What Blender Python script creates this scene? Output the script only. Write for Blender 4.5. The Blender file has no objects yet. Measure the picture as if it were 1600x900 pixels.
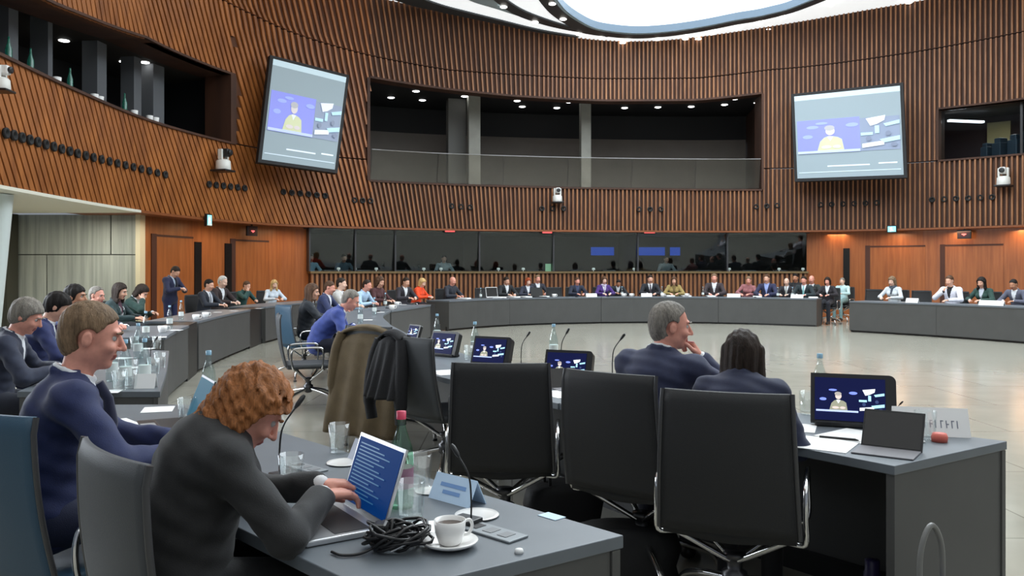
import bpy, bmesh, math, random
import numpy as np
from mathutils import Vector, Matrix
random.seed(7)
rng = np.random.default_rng(7)
SC = bpy.context.scene
COL = SC.collection

# ------------------------------------------------------------------ camera, light, exposure
CAMZ, F, HY = 1.44, 1300.0, 425.0          # eye height (m), focal length and horizon row for a 1600x900 frame
cam_d = bpy.data.cameras.new('camera'); cam = bpy.data.objects.new('camera', cam_d); COL.objects.link(cam)
cam.location = (0, 0, CAMZ); cam.rotation_euler = (math.pi/2, 0, 0)
cam_d.sensor_width = 36; cam_d.lens = 36*F/1600; cam_d.shift_y = (HY-450)/1600; cam_d.clip_start = .05; cam_d.clip_end = 200
SC.camera = cam
SC.view_settings.view_transform = 'Standard'; SC.view_settings.look = 'None'
SC.view_settings.exposure = 0.0; SC.view_settings.gamma = 1.0; SC.view_settings.use_curve_mapping = False
SKY_STRENGTH = 5.0
SC.cycles.transparent_max_bounces = 24
world = bpy.data.worlds.new('world'); SC.world = world; world.use_nodes = True
bg = world.node_tree.nodes['Background']; bg.inputs[0].default_value = (.80, .88, 1, 1); bg.inputs[1].default_value = .28
def area(name, loc, size, power, color, rot=(0, 0, 0), sy=None, spread=None):
    d = bpy.data.lights.new(name, 'AREA'); d.energy = power; d.color = color; d.size = size
    if sy: d.shape = 'RECTANGLE'; d.size_y = sy
    if spread: d.spread = spread
    o = bpy.data.objects.new(name, d); o.location = loc; o.rotation_euler = rot; COL.objects.link(o); return o
# warm downlights in the soffit under the timber drum, near the doors
for i, (x, y, p) in enumerate([(-7.3, 18.0, 13), (-6.9, 20.4, 13), (-5.9, 22.6, 10), (10.2, 26.0, 10), (11.6, 25.0, 12), (13.0, 24.2, 12), (14.2, 23.2, 12)]):
    area('soffit_light', (x, y, 2.62), .5, p, (1, .66, .36))
for x, y in [(-9.6, 16.0), (-8.7, 17.2), (-10.4, 14.5)]:
    area('side_soffit_light', (x, y, 2.6), .6, 30, (1, .95, .82))
# added fill lamps for the booths, then daylight from the left
area('booth_fill', (14.6, 24.6, 6.15), .5, 16, (1, .96, .85))  # added lamp that brightens the panel in the right booth
for px_, y_ in ((-4, 26.2), (1.5, 27.6), (7.5, 28.2)):
    area('booth_fill', (px_, y_, 2.6), .5, 3, (.95, .97, 1))  # added lamps that lift the dark booth interior to grey
area('daylight_left', (-7.3, 8.5, 2.3), 2.0, 430, (.84, .92, 1), (0, math.radians(-62), 0), 6.0)

# ------------------------------------------------------------------ pixel helpers (1600x900 frame -> metres)
def P(px, py, z):
    s = (py-HY)/(CAMZ-z); Y = F/s
    return Vector(((px-800)/s, Y, z))
def D(px, py, Y): return Vector(((px-800)*Y/F, Y, CAMZ-(py-HY)*Y/F))

# ------------------------------------------------------------------ materials
MATS = {}
def mat(name, col, rough=.5, metal=0, emit=0, spec=.5, noise=0, nscale=20, bump=0, bscale=80, trans=0, alpha=1, sheen=0, ecol=None, coat=0):
    if name in MATS: return MATS[name]
    m = bpy.data.materials.new(name); m.use_nodes = True; nt = m.node_tree; b = nt.nodes['Principled BSDF']
    b.inputs['Base Color'].default_value = (*col, 1); b.inputs['Roughness'].default_value = rough
    b.inputs['Metallic'].default_value = metal; b.inputs['Specular IOR Level'].default_value = spec
    if trans: b.inputs['Transmission Weight'].default_value = trans
    if alpha < 1: b.inputs['Alpha'].default_value = alpha
    if coat: b.inputs['Coat Weight'].default_value = coat
    if sheen: b.inputs['Sheen Weight'].default_value = sheen
    if emit:
        b.inputs['Emission Color'].default_value = (*(ecol or col), 1); b.inputs['Emission Strength'].default_value = emit
    if noise or bump:
        tc = nt.nodes.new('ShaderNodeTexCoord')
    if noise:
        n = nt.nodes.new('ShaderNodeTexNoise'); n.inputs['Scale'].default_value = nscale; n.inputs['Detail'].default_value = 4
        nt.links.new(tc.outputs['Object'], n.inputs['Vector'])
        r = nt.nodes.new('ShaderNodeMapRange'); r.inputs[1].default_value = .3; r.inputs[2].default_value = .7
        r.inputs[3].default_value = 1-noise; r.inputs[4].default_value = 1+noise
        nt.links.new(n.outputs['Fac'], r.inputs[0])
        x = nt.nodes.new('ShaderNodeVectorMath'); x.operation = 'SCALE'; x.inputs[0].default_value = col
        nt.links.new(r.outputs[0], x.inputs['Scale']); nt.links.new(x.outputs[0], b.inputs['Base Color'])
    if bump:
        n2 = nt.nodes.new('ShaderNodeTexNoise'); n2.inputs['Scale'].default_value = bscale; n2.inputs['Detail'].default_value = 3
        nt.links.new(tc.outputs['Object'], n2.inputs['Vector'])
        bp = nt.nodes.new('ShaderNodeBump'); bp.inputs['Strength'].default_value = bump; bp.inputs['Distance'].default_value = .01
        nt.links.new(n2.outputs['Fac'], bp.inputs['Height']); nt.links.new(bp.outputs[0], b.inputs['Normal'])
    MATS[name] = m; return m
def glass_mat(name, refl=.2, tint=(.8, .85, .85), rough=.0, fres=True):
    """thin pane: mostly see-through with a mirror coat"""
    m = bpy.data.materials.new(name); m.use_nodes = True; nt = m.node_tree
    for n in list(nt.nodes):
        if n.type == 'BSDF_PRINCIPLED': nt.nodes.remove(n)
    out = [n for n in nt.nodes if n.type == 'OUTPUT_MATERIAL'][0]
    t = nt.nodes.new('ShaderNodeBsdfTransparent'); t.inputs[0].default_value = (*tint, 1)
    g = nt.nodes.new('ShaderNodeBsdfGlossy'); g.inputs['Roughness'].default_value = rough
    mx = nt.nodes.new('ShaderNodeMixShader'); mx.inputs[0].default_value = refl
    if fres:
        lw = nt.nodes.new('ShaderNodeLayerWeight'); lw.inputs[0].default_value = refl
        nt.links.new(lw.outputs['Fresnel'], mx.inputs[0])
    nt.links.new(t.outputs[0], mx.inputs[1]); nt.links.new(g.outputs[0], mx.inputs[2]); nt.links.new(mx.outputs[0], out.inputs[0])
    MATS[name] = m; return m
def wood_mat(name, c1, c2, scale=(1, 1, .12), rough=.45, nscale=9, ring=None):
    m = bpy.data.materials.new(name); m.use_nodes = True; nt = m.node_tree; b = nt.nodes['Principled BSDF']
    tc = nt.nodes.new('ShaderNodeTexCoord'); mp = nt.nodes.new('ShaderNodeMapping'); mp.inputs['Scale'].default_value = scale
    n = nt.nodes.new('ShaderNodeTexNoise'); n.inputs['Scale'].default_value = nscale; n.inputs['Detail'].default_value = 6
    cr = nt.nodes.new('ShaderNodeValToRGB'); cr.color_ramp.elements[0].position = .3; cr.color_ramp.elements[1].position = .7
    cr.color_ramp.elements[0].color = (*c1, 1); cr.color_ramp.elements[1].color = (*c2, 1)
    nt.links.new(tc.outputs['Object'], mp.inputs[0]); nt.links.new(mp.outputs[0], n.inputs['Vector'])
    nt.links.new(n.outputs['Fac'], cr.inputs[0]); nt.links.new(cr.outputs[0], b.inputs['Base Color'])
    b.inputs['Roughness'].default_value = rough; MATS[name] = m; return m
def sRGB(r, g, b):
    f = lambda c: (c/255/12.92 if c/255 <= .04045 else ((c/255+.055)/1.055)**2.4)
    return (f(r), f(g), f(b))

# ------------------------------------------------------------------ mesh builder
class MB:
    def __init__(s): s.v = []; s.f = []; s.m = []; s.sm = []
    def add(s, vs, fs, mi=0, smooth=False):
        o = len(s.v); s.v += [tuple(v) for v in vs]
        for f in fs: s.f.append(tuple(i+o for i in f)); s.m.append(mi); s.sm.append(smooth)
        return s
    def box(s, c, d, M=None, mi=0):
        hx, hy, hz = d[0]/2, d[1]/2, d[2]/2
        vs = [Vector((x, y, z)) for z in (-hz, hz) for y in (-hy, hy) for x in (-hx, hx)]
        vs = [(M @ v if M else v) + Vector(c) for v in vs]
        return s.add(vs, [(0, 2, 3, 1), (4, 5, 7, 6), (0, 1, 5, 4), (2, 6, 7, 3), (0, 4, 6, 2), (1, 3, 7, 5)], mi)
    def rbox(s, c, d, r=.005, M=None, mi=0):
        """box with chamfered edges"""
        bm = bmesh.new(); bmesh.ops.create_cube(bm, size=1)
        for v in bm.verts: v.co = Vector((v.co.x*d[0], v.co.y*d[1], v.co.z*d[2]))
        bmesh.ops.bevel(bm, geom=bm.edges[:], offset=min(r, min(d)*.45), segments=2, profile=.5, affect='EDGES')
        bm.verts.index_update()
        vs = [(M @ v.co if M else v.co.copy()) + Vector(c) for v in bm.verts]
        fs = [[v.index for v in f.verts] for f in bm.faces]; bm.free()
        return s.add(vs, fs, mi, False)
    def prism(s, poly, z0, z1, mi=0):
        n = len(poly)
        vs = [(p[0], p[1], z0) for p in poly] + [(p[0], p[1], z1) for p in poly]
        return s.add(vs, [tuple(range(n))[::-1], tuple(range(n, 2*n))] + [(i, (i+1) % n, n+(i+1) % n, n+i) for i in range(n)], mi)
    def tube(s, pts, r, seg=8, mi=0, caps=True):
        pts = [Vector(p) for p in pts]; n = len(pts)
        rs = r if isinstance(r, (list, tuple)) else [r]*n
        up = None; vs = []
        for i, p in enumerate(pts):
            t = (pts[min(i+1, n-1)]-pts[max(i-1, 0)]).normalized()
            if up is None:
                a = Vector((0, 0, 1)) if abs(t.z) < .9 else Vector((1, 0, 0)); up = (a - t*a.dot(t)).normalized()
            else: up = (up - t*up.dot(t)).normalized()
            w = t.cross(up)
            for k in range(seg):
                a = 2*math.pi*k/seg; vs.append(p + (up*math.cos(a)+w*math.sin(a))*rs[i])
        fs = [(i*seg+k, i*seg+(k+1) % seg, (i+1)*seg+(k+1) % seg, (i+1)*seg+k) for i in range(n-1) for k in range(seg)]
        s.add(vs, fs, mi, True)
        if caps: s.add([vs[k] for k in range(seg)], [tuple(range(seg))[::-1]], mi); s.add(vs[-seg:], [tuple(range(seg))], mi)
        return s
    def lathe(s, prof, seg=16, c=(0, 0, 0), mi=0, smooth=True):
        vs = []; n = len(prof)
        for r, z in prof:
            for k in range(seg):
                a = 2*math.pi*k/seg; vs.append((c[0]+r*math.cos(a), c[1]+r*math.sin(a), c[2]+z))
        fs = [(i*seg+k, i*seg+(k+1) % seg, (i+1)*seg+(k+1) % seg, (i+1)*seg+k) for i in range(n-1) for k in range(seg)]
        s.add(vs, fs, mi, smooth)
        if prof[0][0] > 1e-5: s.add(vs[:seg], [tuple(range(seg))[::-1]], mi)
        if prof[-1][0] > 1e-5: s.add(vs[-seg:], [tuple(range(seg))], mi)
        return s
    def grid(s, fn, nu, nv, mi=0, smooth=True):
        vs = [fn(i/nu, j/nv) for j in range(nv+1) for i in range(nu+1)]; w = nu+1
        return s.add(vs, [(j*w+i, j*w+i+1, (j+1)*w+i+1, (j+1)*w+i) for j in range(nv) for i in range(nu)], mi, smooth)
    def sheet(s, fn, nu, nv, th, mi=0):
        """closed thick sheet: fn(u,v)->(point, normal)"""
        A = [[fn(i/nu, j/nv) for i in range(nu+1)] for j in range(nv+1)]; w = nu+1; N = w*(nv+1)
        vs = [p+n*th/2 for row in A for p, n in row]+[p-n*th/2 for row in A for p, n in row]
        fs = []
        for j in range(nv):
            for i in range(nu):
                a = j*w+i; fs += [(a, a+1, a+w+1, a+w), (N+a, N+a+w, N+a+w+1, N+a+1)]
        ring = [i for i in range(w)]+[j*w+nu for j in range(1, nv+1)]+[nv*w+i for i in range(nu-1, -1, -1)]+[j*w for j in range(nv-1, 0, -1)]
        for k in range(len(ring)):
            a, b = ring[k], ring[(k+1) % len(ring)]; fs.append((b, a, N+a, N+b))
        return s.add(vs, fs, mi, True)
    def build(s, name, mats, parent=None, bevel=0, **kw):
        me = bpy.data.meshes.new(name); me.from_pydata(s.v, [], s.f)
        for m in (mats if isinstance(mats, (list, tuple)) else [mats]): me.materials.append(m)
        me.polygons.foreach_set('material_index', s.m); me.polygons.foreach_set('use_smooth', s.sm)
        me.update()
        o = bpy.data.objects.new(name, me); COL.objects.link(o)
        if parent: o.parent = parent
        if bevel:
            b = o.modifiers.new('bevel', 'BEVEL'); b.width = bevel; b.segments = 2; b.limit_method = 'ANGLE'
        for k, v in kw.items(): o[k] = v
        return o
def empty(name, loc=(0, 0, 0), rz=0, label=None, cat=None, group=None):
    o = bpy.data.objects.new(name, None); COL.objects.link(o); o.location = loc; o.rotation_euler = (0, 0, rz); o.empty_display_size = .1
    return tag(o, label, cat, group)
def tag(o, label=None, cat=None, group=None, kind=None):
    if label: o['label'] = label
    if cat: o['category'] = cat
    if group: o['group'] = group
    if kind: o['kind'] = kind
    return o
KIDS = {}
def copy_tree(o, parent=None, ch=None):
    c = o.copy(); COL.objects.link(c); c.parent = parent
    for k in list(o.children): copy_tree(k, c)
    return c
USED = set()
def place(proto, loc, rz, label, group=None, scale=None):
    """first use moves the prototype itself, later uses copy it with its parts"""
    o = proto if proto.name not in USED else copy_tree(proto)
    USED.add(proto.name)
    o.location = loc; o.rotation_euler = (0, 0, rz); o['label'] = label
    if group: o['group'] = group
    elif 'group' in o: del o['group']
    if scale: o.scale = (scale,)*3 if not isinstance(scale, (tuple, list)) else scale
    return o
def struct(mb, name, mats, **kw):
    o = mb.build(name, mats, **kw); o['kind'] = 'structure'; return o
def facing(fx, fy): return math.atan2(fy, fx)-math.pi/2      # rz so that local +y looks along (fx, fy)
def smooth_curve(pts, n=24):
    """Catmull-Rom through 2-D/3-D points"""
    p = [np.array(q, float) for q in pts]; p = [2*p[0]-p[1]]+p+[2*p[-1]-p[-2]]; out = []
    for i in range(1, len(p)-2):
        for k in range(n):
            t = k/n
            out.append(.5*((2*p[i])+(-p[i-1]+p[i+1])*t+(2*p[i-1]-5*p[i]+4*p[i+1]-p[i+2])*t*t+(-p[i-1]+3*p[i]-3*p[i+1]+p[i+2])*t**3))
    out.append(p[-2]); return np.array(out)
# ------------------------------------------------------------------ the setting
WOOD = wood_mat('slat_wood', sRGB(112, 70, 42), sRGB(160, 108, 68), (1, 1, .15), .5, 7)
WOODB = wood_mat('slat_backing', sRGB(56, 32, 20), sRGB(76, 45, 28), (1, 1, .2), .7, 3)
DOORW = wood_mat('door_veneer', sRGB(132, 74, 36), sRGB(158, 94, 50), (3, 3, .2), .35, 5)
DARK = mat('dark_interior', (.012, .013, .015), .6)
BLACK = mat('black_plastic', (.012, .012, .013), .35)
CHROME = mat('chrome', (.72, .72, .72), .14, 1)
STEEL = mat('dark_steel', (.10, .10, .105), .35, .8)
WHITE = mat('white_paint', (.8, .8, .79), .5)
PAPER = mat('paper', (.86, .86, .85), .7)

# floor: pale polished stone slabs
fm = bpy.data.materials.new('stone_floor'); fm.use_nodes = True; nt = fm.node_tree; pb = nt.nodes['Principled BSDF']
tc = nt.nodes.new('ShaderNodeTexCoord'); br = nt.nodes.new('ShaderNodeTexBrick')
br.inputs['Scale'].default_value = 1; br.inputs['Brick Width'].default_value = 1.5; br.inputs['Row Height'].default_value = 1.5; br.offset = .5
br.inputs['Mortar Size'].default_value = .006; br.inputs['Color1'].default_value = (*sRGB(160, 157, 144), 1); br.inputs['Color2'].default_value = (*sRGB(167, 164, 151), 1); br.inputs['Mortar'].default_value = (*sRGB(128, 124, 112), 1)
nn = nt.nodes.new('ShaderNodeTexNoise'); nn.inputs['Scale'].default_value = 2.5; nn.inputs['Detail'].default_value = 8
mr = nt.nodes.new('ShaderNodeMapRange'); mr.inputs[1].default_value = .3; mr.inputs[2].default_value = .7; mr.inputs[3].default_value = .92; mr.inputs[4].default_value = 1.06
vm = nt.nodes.new('ShaderNodeVectorMath'); vm.operation = 'SCALE'
nt.links.new(tc.outputs['Object'], br.inputs['Vector']); nt.links.new(tc.outputs['Object'], nn.inputs['Vector'])
nt.links.new(nn.outputs['Fac'], mr.inputs[0]); nt.links.new(br.outputs['Color'], vm.inputs[0]); nt.links.new(mr.outputs[0], vm.inputs['Scale'])
nt.links.new(vm.outputs[0], pb.inputs['Base Color']); pb.inputs['Roughness'].default_value = .16; pb.inputs['Specular IOR Level'].default_value = .5
struct(MB().box((2, 14, -.05), (40, 44, .1)), 'floor', fm)

# plan of the oval timber drum; its inner face runs through these plan points
PLAN = smooth_curve([(-6.0, 2.5), (-7.0, 6.5), (-7.5, 10.0), (-7.72, 12.8), (-7.85, 15.0), (-7.85, 17.6), (-7.5, 19.7), (-6.9, 21.5), (-5.9, 23.0), (-4.06, 24.2), (-1.9, 25.1), (1.2, 25.8), (4.0, 26.15), (7.1, 26.3), (9.3, 26.0), (11.6, 25.0), (13.0, 24.0), (14.3, 22.8), (15.6, 21.0), (16.6, 18.5), (17, 15)], 40)
SEG = np.r_[0, np.cumsum(np.hypot(*np.diff(PLAN, axis=0).T))]           # arc length
PPX = 800+F*PLAN[:, 0]/PLAN[:, 1]                                        # photo column of each plan point
TAN = np.gradient(PLAN, axis=0); TAN /= np.hypot(*TAN.T)[:, None]
NIN = np.c_[TAN[:, 1], -TAN[:, 0]]                                      # towards the inside of the room
def u_of(px): return float(np.interp(px, PPX, SEG))
def px_of(u): return np.interp(u, SEG, PPX)
def wp(u, off=0.):
    """plan point at arc length u, moved off metres into the room"""
    x = np.interp(u, SEG, PLAN[:, 0]); y = np.interp(u, SEG, PLAN[:, 1]); a = np.interp(u, SEG, NIN[:, 0]); b = np.interp(u, SEG, NIN[:, 1])
    return x+a*off, y+b*off
Z0 = 2.75
def tab(*pairs):
    xs, zs = zip(*pairs); return lambda px: float(np.interp(px, xs, zs))
zsill = tab((0, 4.72), (357, 4.72), (366, 4.72), (1600, 4.72))
zcen = tab((577, 4.10), (1190, 4.04))
zcentop = tab((577, 7.08), (700, 6.93), (800, 6.83), (940, 6.78), (1090, 6.85), (1190, 7.06))
zlefttop = tab((0, 5.85), (80, 5.98), (160, 6.2), (225, 6.42), (367, 6.42))
zright = 6.2
zjoint = tab((-600, 8.4), (300, 8.3), (400, 8.17), (575, 7.75), (700, 7.55), (930, 7.5), (1090, 7.58), (1200, 7.83), (1400, 7.99), (1600, 8.1), (2000, 8.2))
def ztop_xy(x, y): return 8.68+.85*(1-math.exp(-(((x-3.4)**2+(y-26.2)**2)/5.0**2)))
def ztop(px):
    x, y = wp(u_of(px)); return ztop_xy(x, y)
slope = tab((-600, .62), (300, .6), (420, .45), (520, .30), (640, .16), (850, 0), (2400, 0))   # lean of the slats along the wall
J = .035
REG = []   # px0, px1, zlo(px), zhi(px)
A0, A1 = -1500, 2300
one = lambda z: (lambda px: z)
REG += [(A0, 577, one(Z0), lambda p: zsill(p)-J), (577, 1190, one(Z0), zcen), (1190, A1, one(Z0), lambda p: zsill(p)-J)]
REG += [(366, 577, zsill, lambda p: zjoint(p)-J), (1190, 1466, zsill, lambda p: zjoint(p)-J)]
REG += [(A0, 366, zlefttop, lambda p: zjoint(p)-J), (577, 1190, zcentop, lambda p: zjoint(p)-J), (1466, A1, one(zright), lambda p: zjoint(p)-J)]
REG += [(A0, 577, zjoint, lambda p: ztop(p)+.25), (577, 1190, zjoint, lambda p: ztop(p)+.25), (1190, A1, zjoint, lambda p: ztop(p)+.25)]
walls = {'wall_left': MB(), 'wall_back': MB(), 'wall_right': MB()}
def side_of(px): return 'wall_left' if px < 577 else ('wall_back' if px < 1190 else 'wall_right')
UMAX = SEG[-1]; U0 = u_of(-900); U1 = u_of(2200)
# backing
for (p0, p1, zl, zh) in REG:
    u0, u1 = max(u_of(p0), U0), min(u_of(p1), U1); n = max(2, int((u1-u0)/.35))
    mb = walls[side_of((p0+p1)/2)]
    for i in range(n):
        a, b = u0+(u1-u0)*i/n, u0+(u1-u0)*(i+1)/n
        vs = []
        for u in (a, b):
            x, y = wp(u, -.03); px = px_of(u); vs += [(x, y, zl(px)), (x, y, zh(px))]
        for u in (a, b):
            x, y = wp(u, -.22); px = px_of(u); vs += [(x, y, zl(px)), (x, y, zh(px))]
        mb.add(vs, [(0, 2, 3, 1), (4, 5, 7, 6), (0, 4, 6, 2), (1, 3, 7, 5)] + ([(0, 1, 5, 4)] if i == 0 else []) + ([(2, 6, 7, 3)] if i == n-1 else []), 1)
# slats
u = U0
while u < U1:
    px = px_of(u); k = slope(px); pitch = float(np.interp(px, (250, 450, 600, 800), (.20, .16, .138, .132)))
    w = pitch*float(np.interp(px, (380, 640), (.74, .35))); dep = float(np.interp(px, (380, 640), (.022, .05)))
    for ri, (p0, p1, zl, zh) in enumerate(REG):
        r0, r1 = u_of(p0), u_of(p1); hard = ri in (3, 4)
        if u+abs(k)*5 < r0-.1 or u-abs(k)*5 > r1+.1: continue
        zm0, zm1 = zl(px), zh(px)
        n = max(1, int((zm1-zm0)/.3)) if k else 1
        for j in range(n):
            za, zb = zm0+(zm1-zm0)*j/n, zm0+(zm1-zm0)*(j+1)/n
            ua, ub = u-k*(za-4), u-k*(zb-4)
            hd = hard and (ri == 4 or (za+zb)/2 < zlefttop(366)+.05)
            if hd and (min(ua, ub) < r0+.02 or max(ua, ub)+w > r1): continue
            if not hd and not (r0 <= (ua+ub)/2+w/2 < r1): continue
            if j == 0: za = zl(px_of(ua))
            if j == n-1: zb = zh(px_of(ub))
            vs = []
            for (uu, z) in ((ua, za), (ub, zb)):
                for du, off in ((0, -.03), (0, dep), (w, dep), (w, -.03)):
                    x, y = wp(uu+du, off); vs.append((x, y, z))
            mb = walls[side_of(px_of((ua+ub)/2))]
            mb.add(vs, [(1, 2, 6, 5), (0, 1, 5, 4), (2, 3, 7, 6)] + ([(0, 3, 2, 1)] if j == 0 else []) + ([(4, 5, 6, 7)] if j == n-1 else []), 0)
    u += pitch
WOODL = wood_mat('slat_wood_lit_warm', sRGB(128, 74, 34), sRGB(172, 106, 52), (1, 1, .3), .45, 4); WOODLB = wood_mat('slat_backing_lit_warm', sRGB(70, 38, 18), sRGB(92, 52, 26), (1, 1, .2), .7, 3)  # same timber as elsewhere, warmer lit look put into the colour
for k, mb in walls.items(): struct(mb, k, [WOODL, WOODLB] if k == 'wall_left' else [WOOD, WOODB])

def ribbon(px0, px1, o0, o1, z0, z1, mb=None, mi=0, step=.35, cap=True):
    """curved box that follows the drum between two photo columns; o0..o1 offsets into the room; z may be functions of column"""
    mb = mb or MB(); a, b = u_of(px0), u_of(px1); n = max(2, int((b-a)/step)); f = lambda z, p: z(p) if callable(z) else z
    vs = []
    for i in range(n+1):
        uu = a+(b-a)*i/n; p = px_of(uu)
        for o, z in ((o0, f(z0, p)), (o1, f(z0, p)), (o1, f(z1, p)), (o0, f(z1, p))):
            x, y = wp(uu, o); vs.append((x, y, z))
    fs = []
    for i in range(n):
        q = i*4
        for k in range(4): fs.append((q+k, q+(k+1) % 4, q+4+(k+1) % 4, q+4+k))
    if cap: fs += [(3, 2, 1, 0), (n*4, n*4+1, n*4+2, n*4+3)]
    return mb.add(vs, fs, mi)
# sills, lintels and jambs of the three openings in the drum
tr = MB()
ribbon(-900, 366, -.9, .07, lambda p: zsill(p)-.05, lambda p: zsill(p)+.0, tr); ribbon(-900, 366, -.9, .06, lambda p: zlefttop(p)-.0, lambda p: zlefttop(p)+.05, tr)
ribbon(577, 1190, -.9, .07, lambda p: zcen(p)-.04, lambda p: zcen(p)+.012, tr); ribbon(577, 1190, -.4, .06, lambda p: zcentop(p)-.01, lambda p: zcentop(p)+.05, tr)
ribbon(1466, 2200, -.9, .07, lambda p: zsill(p)-.05, lambda p: zsill(p), tr); ribbon(1466, 2200, -.9, .06, zright, zright+.05, tr)
ribbon(358, 366.5, -.75, .06, zsill, zlefttop, tr, step=.05); ribbon(573, 577.5, -1.0, .06, zcen, zcentop, tr, step=.05); ribbon(1189.5, 1193, -1.0, .06, zcen, zcentop, tr, step=.05); ribbon(1463, 1467, -.8, .06, zsill, one(zright), tr, step=.05)
struct(tr, 'trim_1', WOODB)
# soffit under the drum and its edge
so = ribbon(-900, 2200, -3.6, .06, Z0-.06, Z0-.004)
CREAM = mat('soffit_cream', sRGB(222, 220, 205), .55)
WOODS = wood_mat('soffit_wood', sRGB(120, 66, 32), sRGB(140, 80, 40), (1, 1, 1), .5, 3)
struct(ribbon(-900, 217, -6, .05, Z0-.06, Z0-.006), 'ceiling_side_soffit', CREAM)
struct(ribbon(217, 2200, -1.6, .05, Z0-.06, Z0-.006), 'ceiling_soffit', WOODS)

# ---------------------------------------------------------------- ceiling: white rings with an added glow and the oval skylight
LUM = mat('ceiling_added_glow', (.9, .92, .92), .6, emit=.75, ecol=(.94, .98, 1))  # glow added to the white surface; no lamps stand behind it
RINGD = mat('dark_ring', sRGB(62, 66, 70), .5)
RINGB = mat('pale_blue_ring', sRGB(176, 196, 206), .5)
SKYL = mat('skylight_glass', (.9, .95, 1), .5, emit=SKY_STRENGTH, ecol=(.86, .94, 1))
def ceil_pt(px, py, dz=0):
    Y = 24.
    for _ in range(30):
        X = (px-800)*Y/F; z = ztop_xy(X, Y)+dz; Y = .5*Y+.5*(F*(z-CAMZ)/(HY-py))
    return np.array(((px-800)*Y/F, Y))
def cz(x, y, dz=0): return ztop_xy(x, y)+dz
# skylight outline: what the photo shows, then closed towards the room
arc = [ceil_pt(*q) for q in [(871, 0), (884, 15), (905, 30), (930, 42), (965, 48), (1000, 50), (1045, 47), (1100, 39), (1150, 29), (1200, 20), (1262, 0)]]
L, R_ = arc[0], arc[-1]
rest = [(10.6, 20.5), (12.3, 16.5), (12.4, 12), (10.6, 8), (7.4, 5), (3.4, 4.6), (.4, 7.5), (-1.0, 11.8), (-.9, 16.5), (.1, 20.0)]
outl = smooth_curve([tuple(p) for p in arc]+rest+[tuple(arc[0])], 8)[:-1]
cen = np.array((5.5, 14.0))
def offset_loop(loop, d):
    out = []; n = len(loop)
    for i in range(n):
        t = loop[(i+1) % n]-loop[i-1]; t = t/np.hypot(*t); nn_ = np.array((t[1], -t[0]))
        if np.dot(nn_, loop[i]-cen) < 0: nn_ = -nn_
        out.append(loop[i]+nn_*(d(i, loop[i]) if callable(d) else d))
    return np.array(out)
def ring(mb, inner, outer, dz0, th, mi=0):
    n = len(inner); vs = []
    for i in range(n):
        for q, z in ((inner[i], dz0), (outer[i], dz0), (outer[i], dz0+th), (inner[i], dz0+th)):
            vs.append((q[0], q[1], cz(q[0], q[1], z)))
    fs = []
    for i in range(n):
        a, b = i*4, ((i+1) % n)*4
        for k in range(4): fs.append((a+k, b+k, b+(k+1) % 4, a+(k+1) % 4))
    mb.add(vs, fs, mi)
rim = offset_loop(outl, lambda i, p: .07)
drk = offset_loop(outl, lambda i, p: .40 if p[0] > 2.3 else .48)
ring(m1 := MB(), outl, rim, -.05, .12); struct(m1, 'trim_2', RINGB)
ring(m1 := MB(), rim, drk, -.07, .12); struct(m1, 'trim_3', RINGD)
# ceiling with added glow out to the wall (radial grid from the dark ring to the drum)
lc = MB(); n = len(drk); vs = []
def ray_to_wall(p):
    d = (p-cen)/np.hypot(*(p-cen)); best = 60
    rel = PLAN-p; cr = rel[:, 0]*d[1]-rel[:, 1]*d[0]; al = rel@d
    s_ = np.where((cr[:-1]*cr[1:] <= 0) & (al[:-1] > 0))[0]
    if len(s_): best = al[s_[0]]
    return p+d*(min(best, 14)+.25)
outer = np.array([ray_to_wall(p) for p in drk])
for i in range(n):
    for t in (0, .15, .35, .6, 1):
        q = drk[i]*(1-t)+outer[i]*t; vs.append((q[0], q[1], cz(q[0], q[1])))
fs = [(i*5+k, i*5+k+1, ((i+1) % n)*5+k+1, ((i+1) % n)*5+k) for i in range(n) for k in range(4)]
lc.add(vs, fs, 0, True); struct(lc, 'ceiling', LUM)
sk = MB(); zs = 9.9
lo = [(p[0], p[1], cz(p[0], p[1], .05)) for p in outl]; hi = [(p[0], p[1], zs) for p in outl]; n = len(outl)
sk.add(lo+hi, [(i, (i+1) % n, n+(i+1) % n, n+i) for i in range(n)], 0)
m2 = [(p[0], p[1], cz(p[0], p[1], .17)) for p in offset_loop(outl, -.03)]; lo2 = [(p[0], p[1], cz(p[0], p[1], -.05)) for p in offset_loop(outl, -.03)]
rb = MB().add(lo2+m2+lo+[(p[0], p[1], cz(p[0], p[1], .17)) for p in outl], [(i, (i+1) % n, n+(i+1) % n, n+i) for i in range(n)]+[(n+i, n+(i+1) % n, 3*n+(i+1) % n, 3*n+i) for i in range(n)]+[(2*n+i, 2*n+(i+1) % n, (i+1) % n, i) for i in range(n)]); struct(rb, 'trim_9', mat('rim_blue_grey', sRGB(86, 104, 120), .5))
struct(sk, 'trim_4', mat('reveal_white', (.85, .87, .88), .6))
gl = MB(); gl.add([(p[0], p[1], zs-.02) for p in outl]+[(p[0], p[1], zs+.02) for p in outl], [tuple(range(n)), tuple(range(n, 2*n))[::-1]] + [(i, n+i, n+(i+1) % n, (i+1) % n) for i in range(n)], 0)
struct(gl, 'window_1', SKYL)
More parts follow.
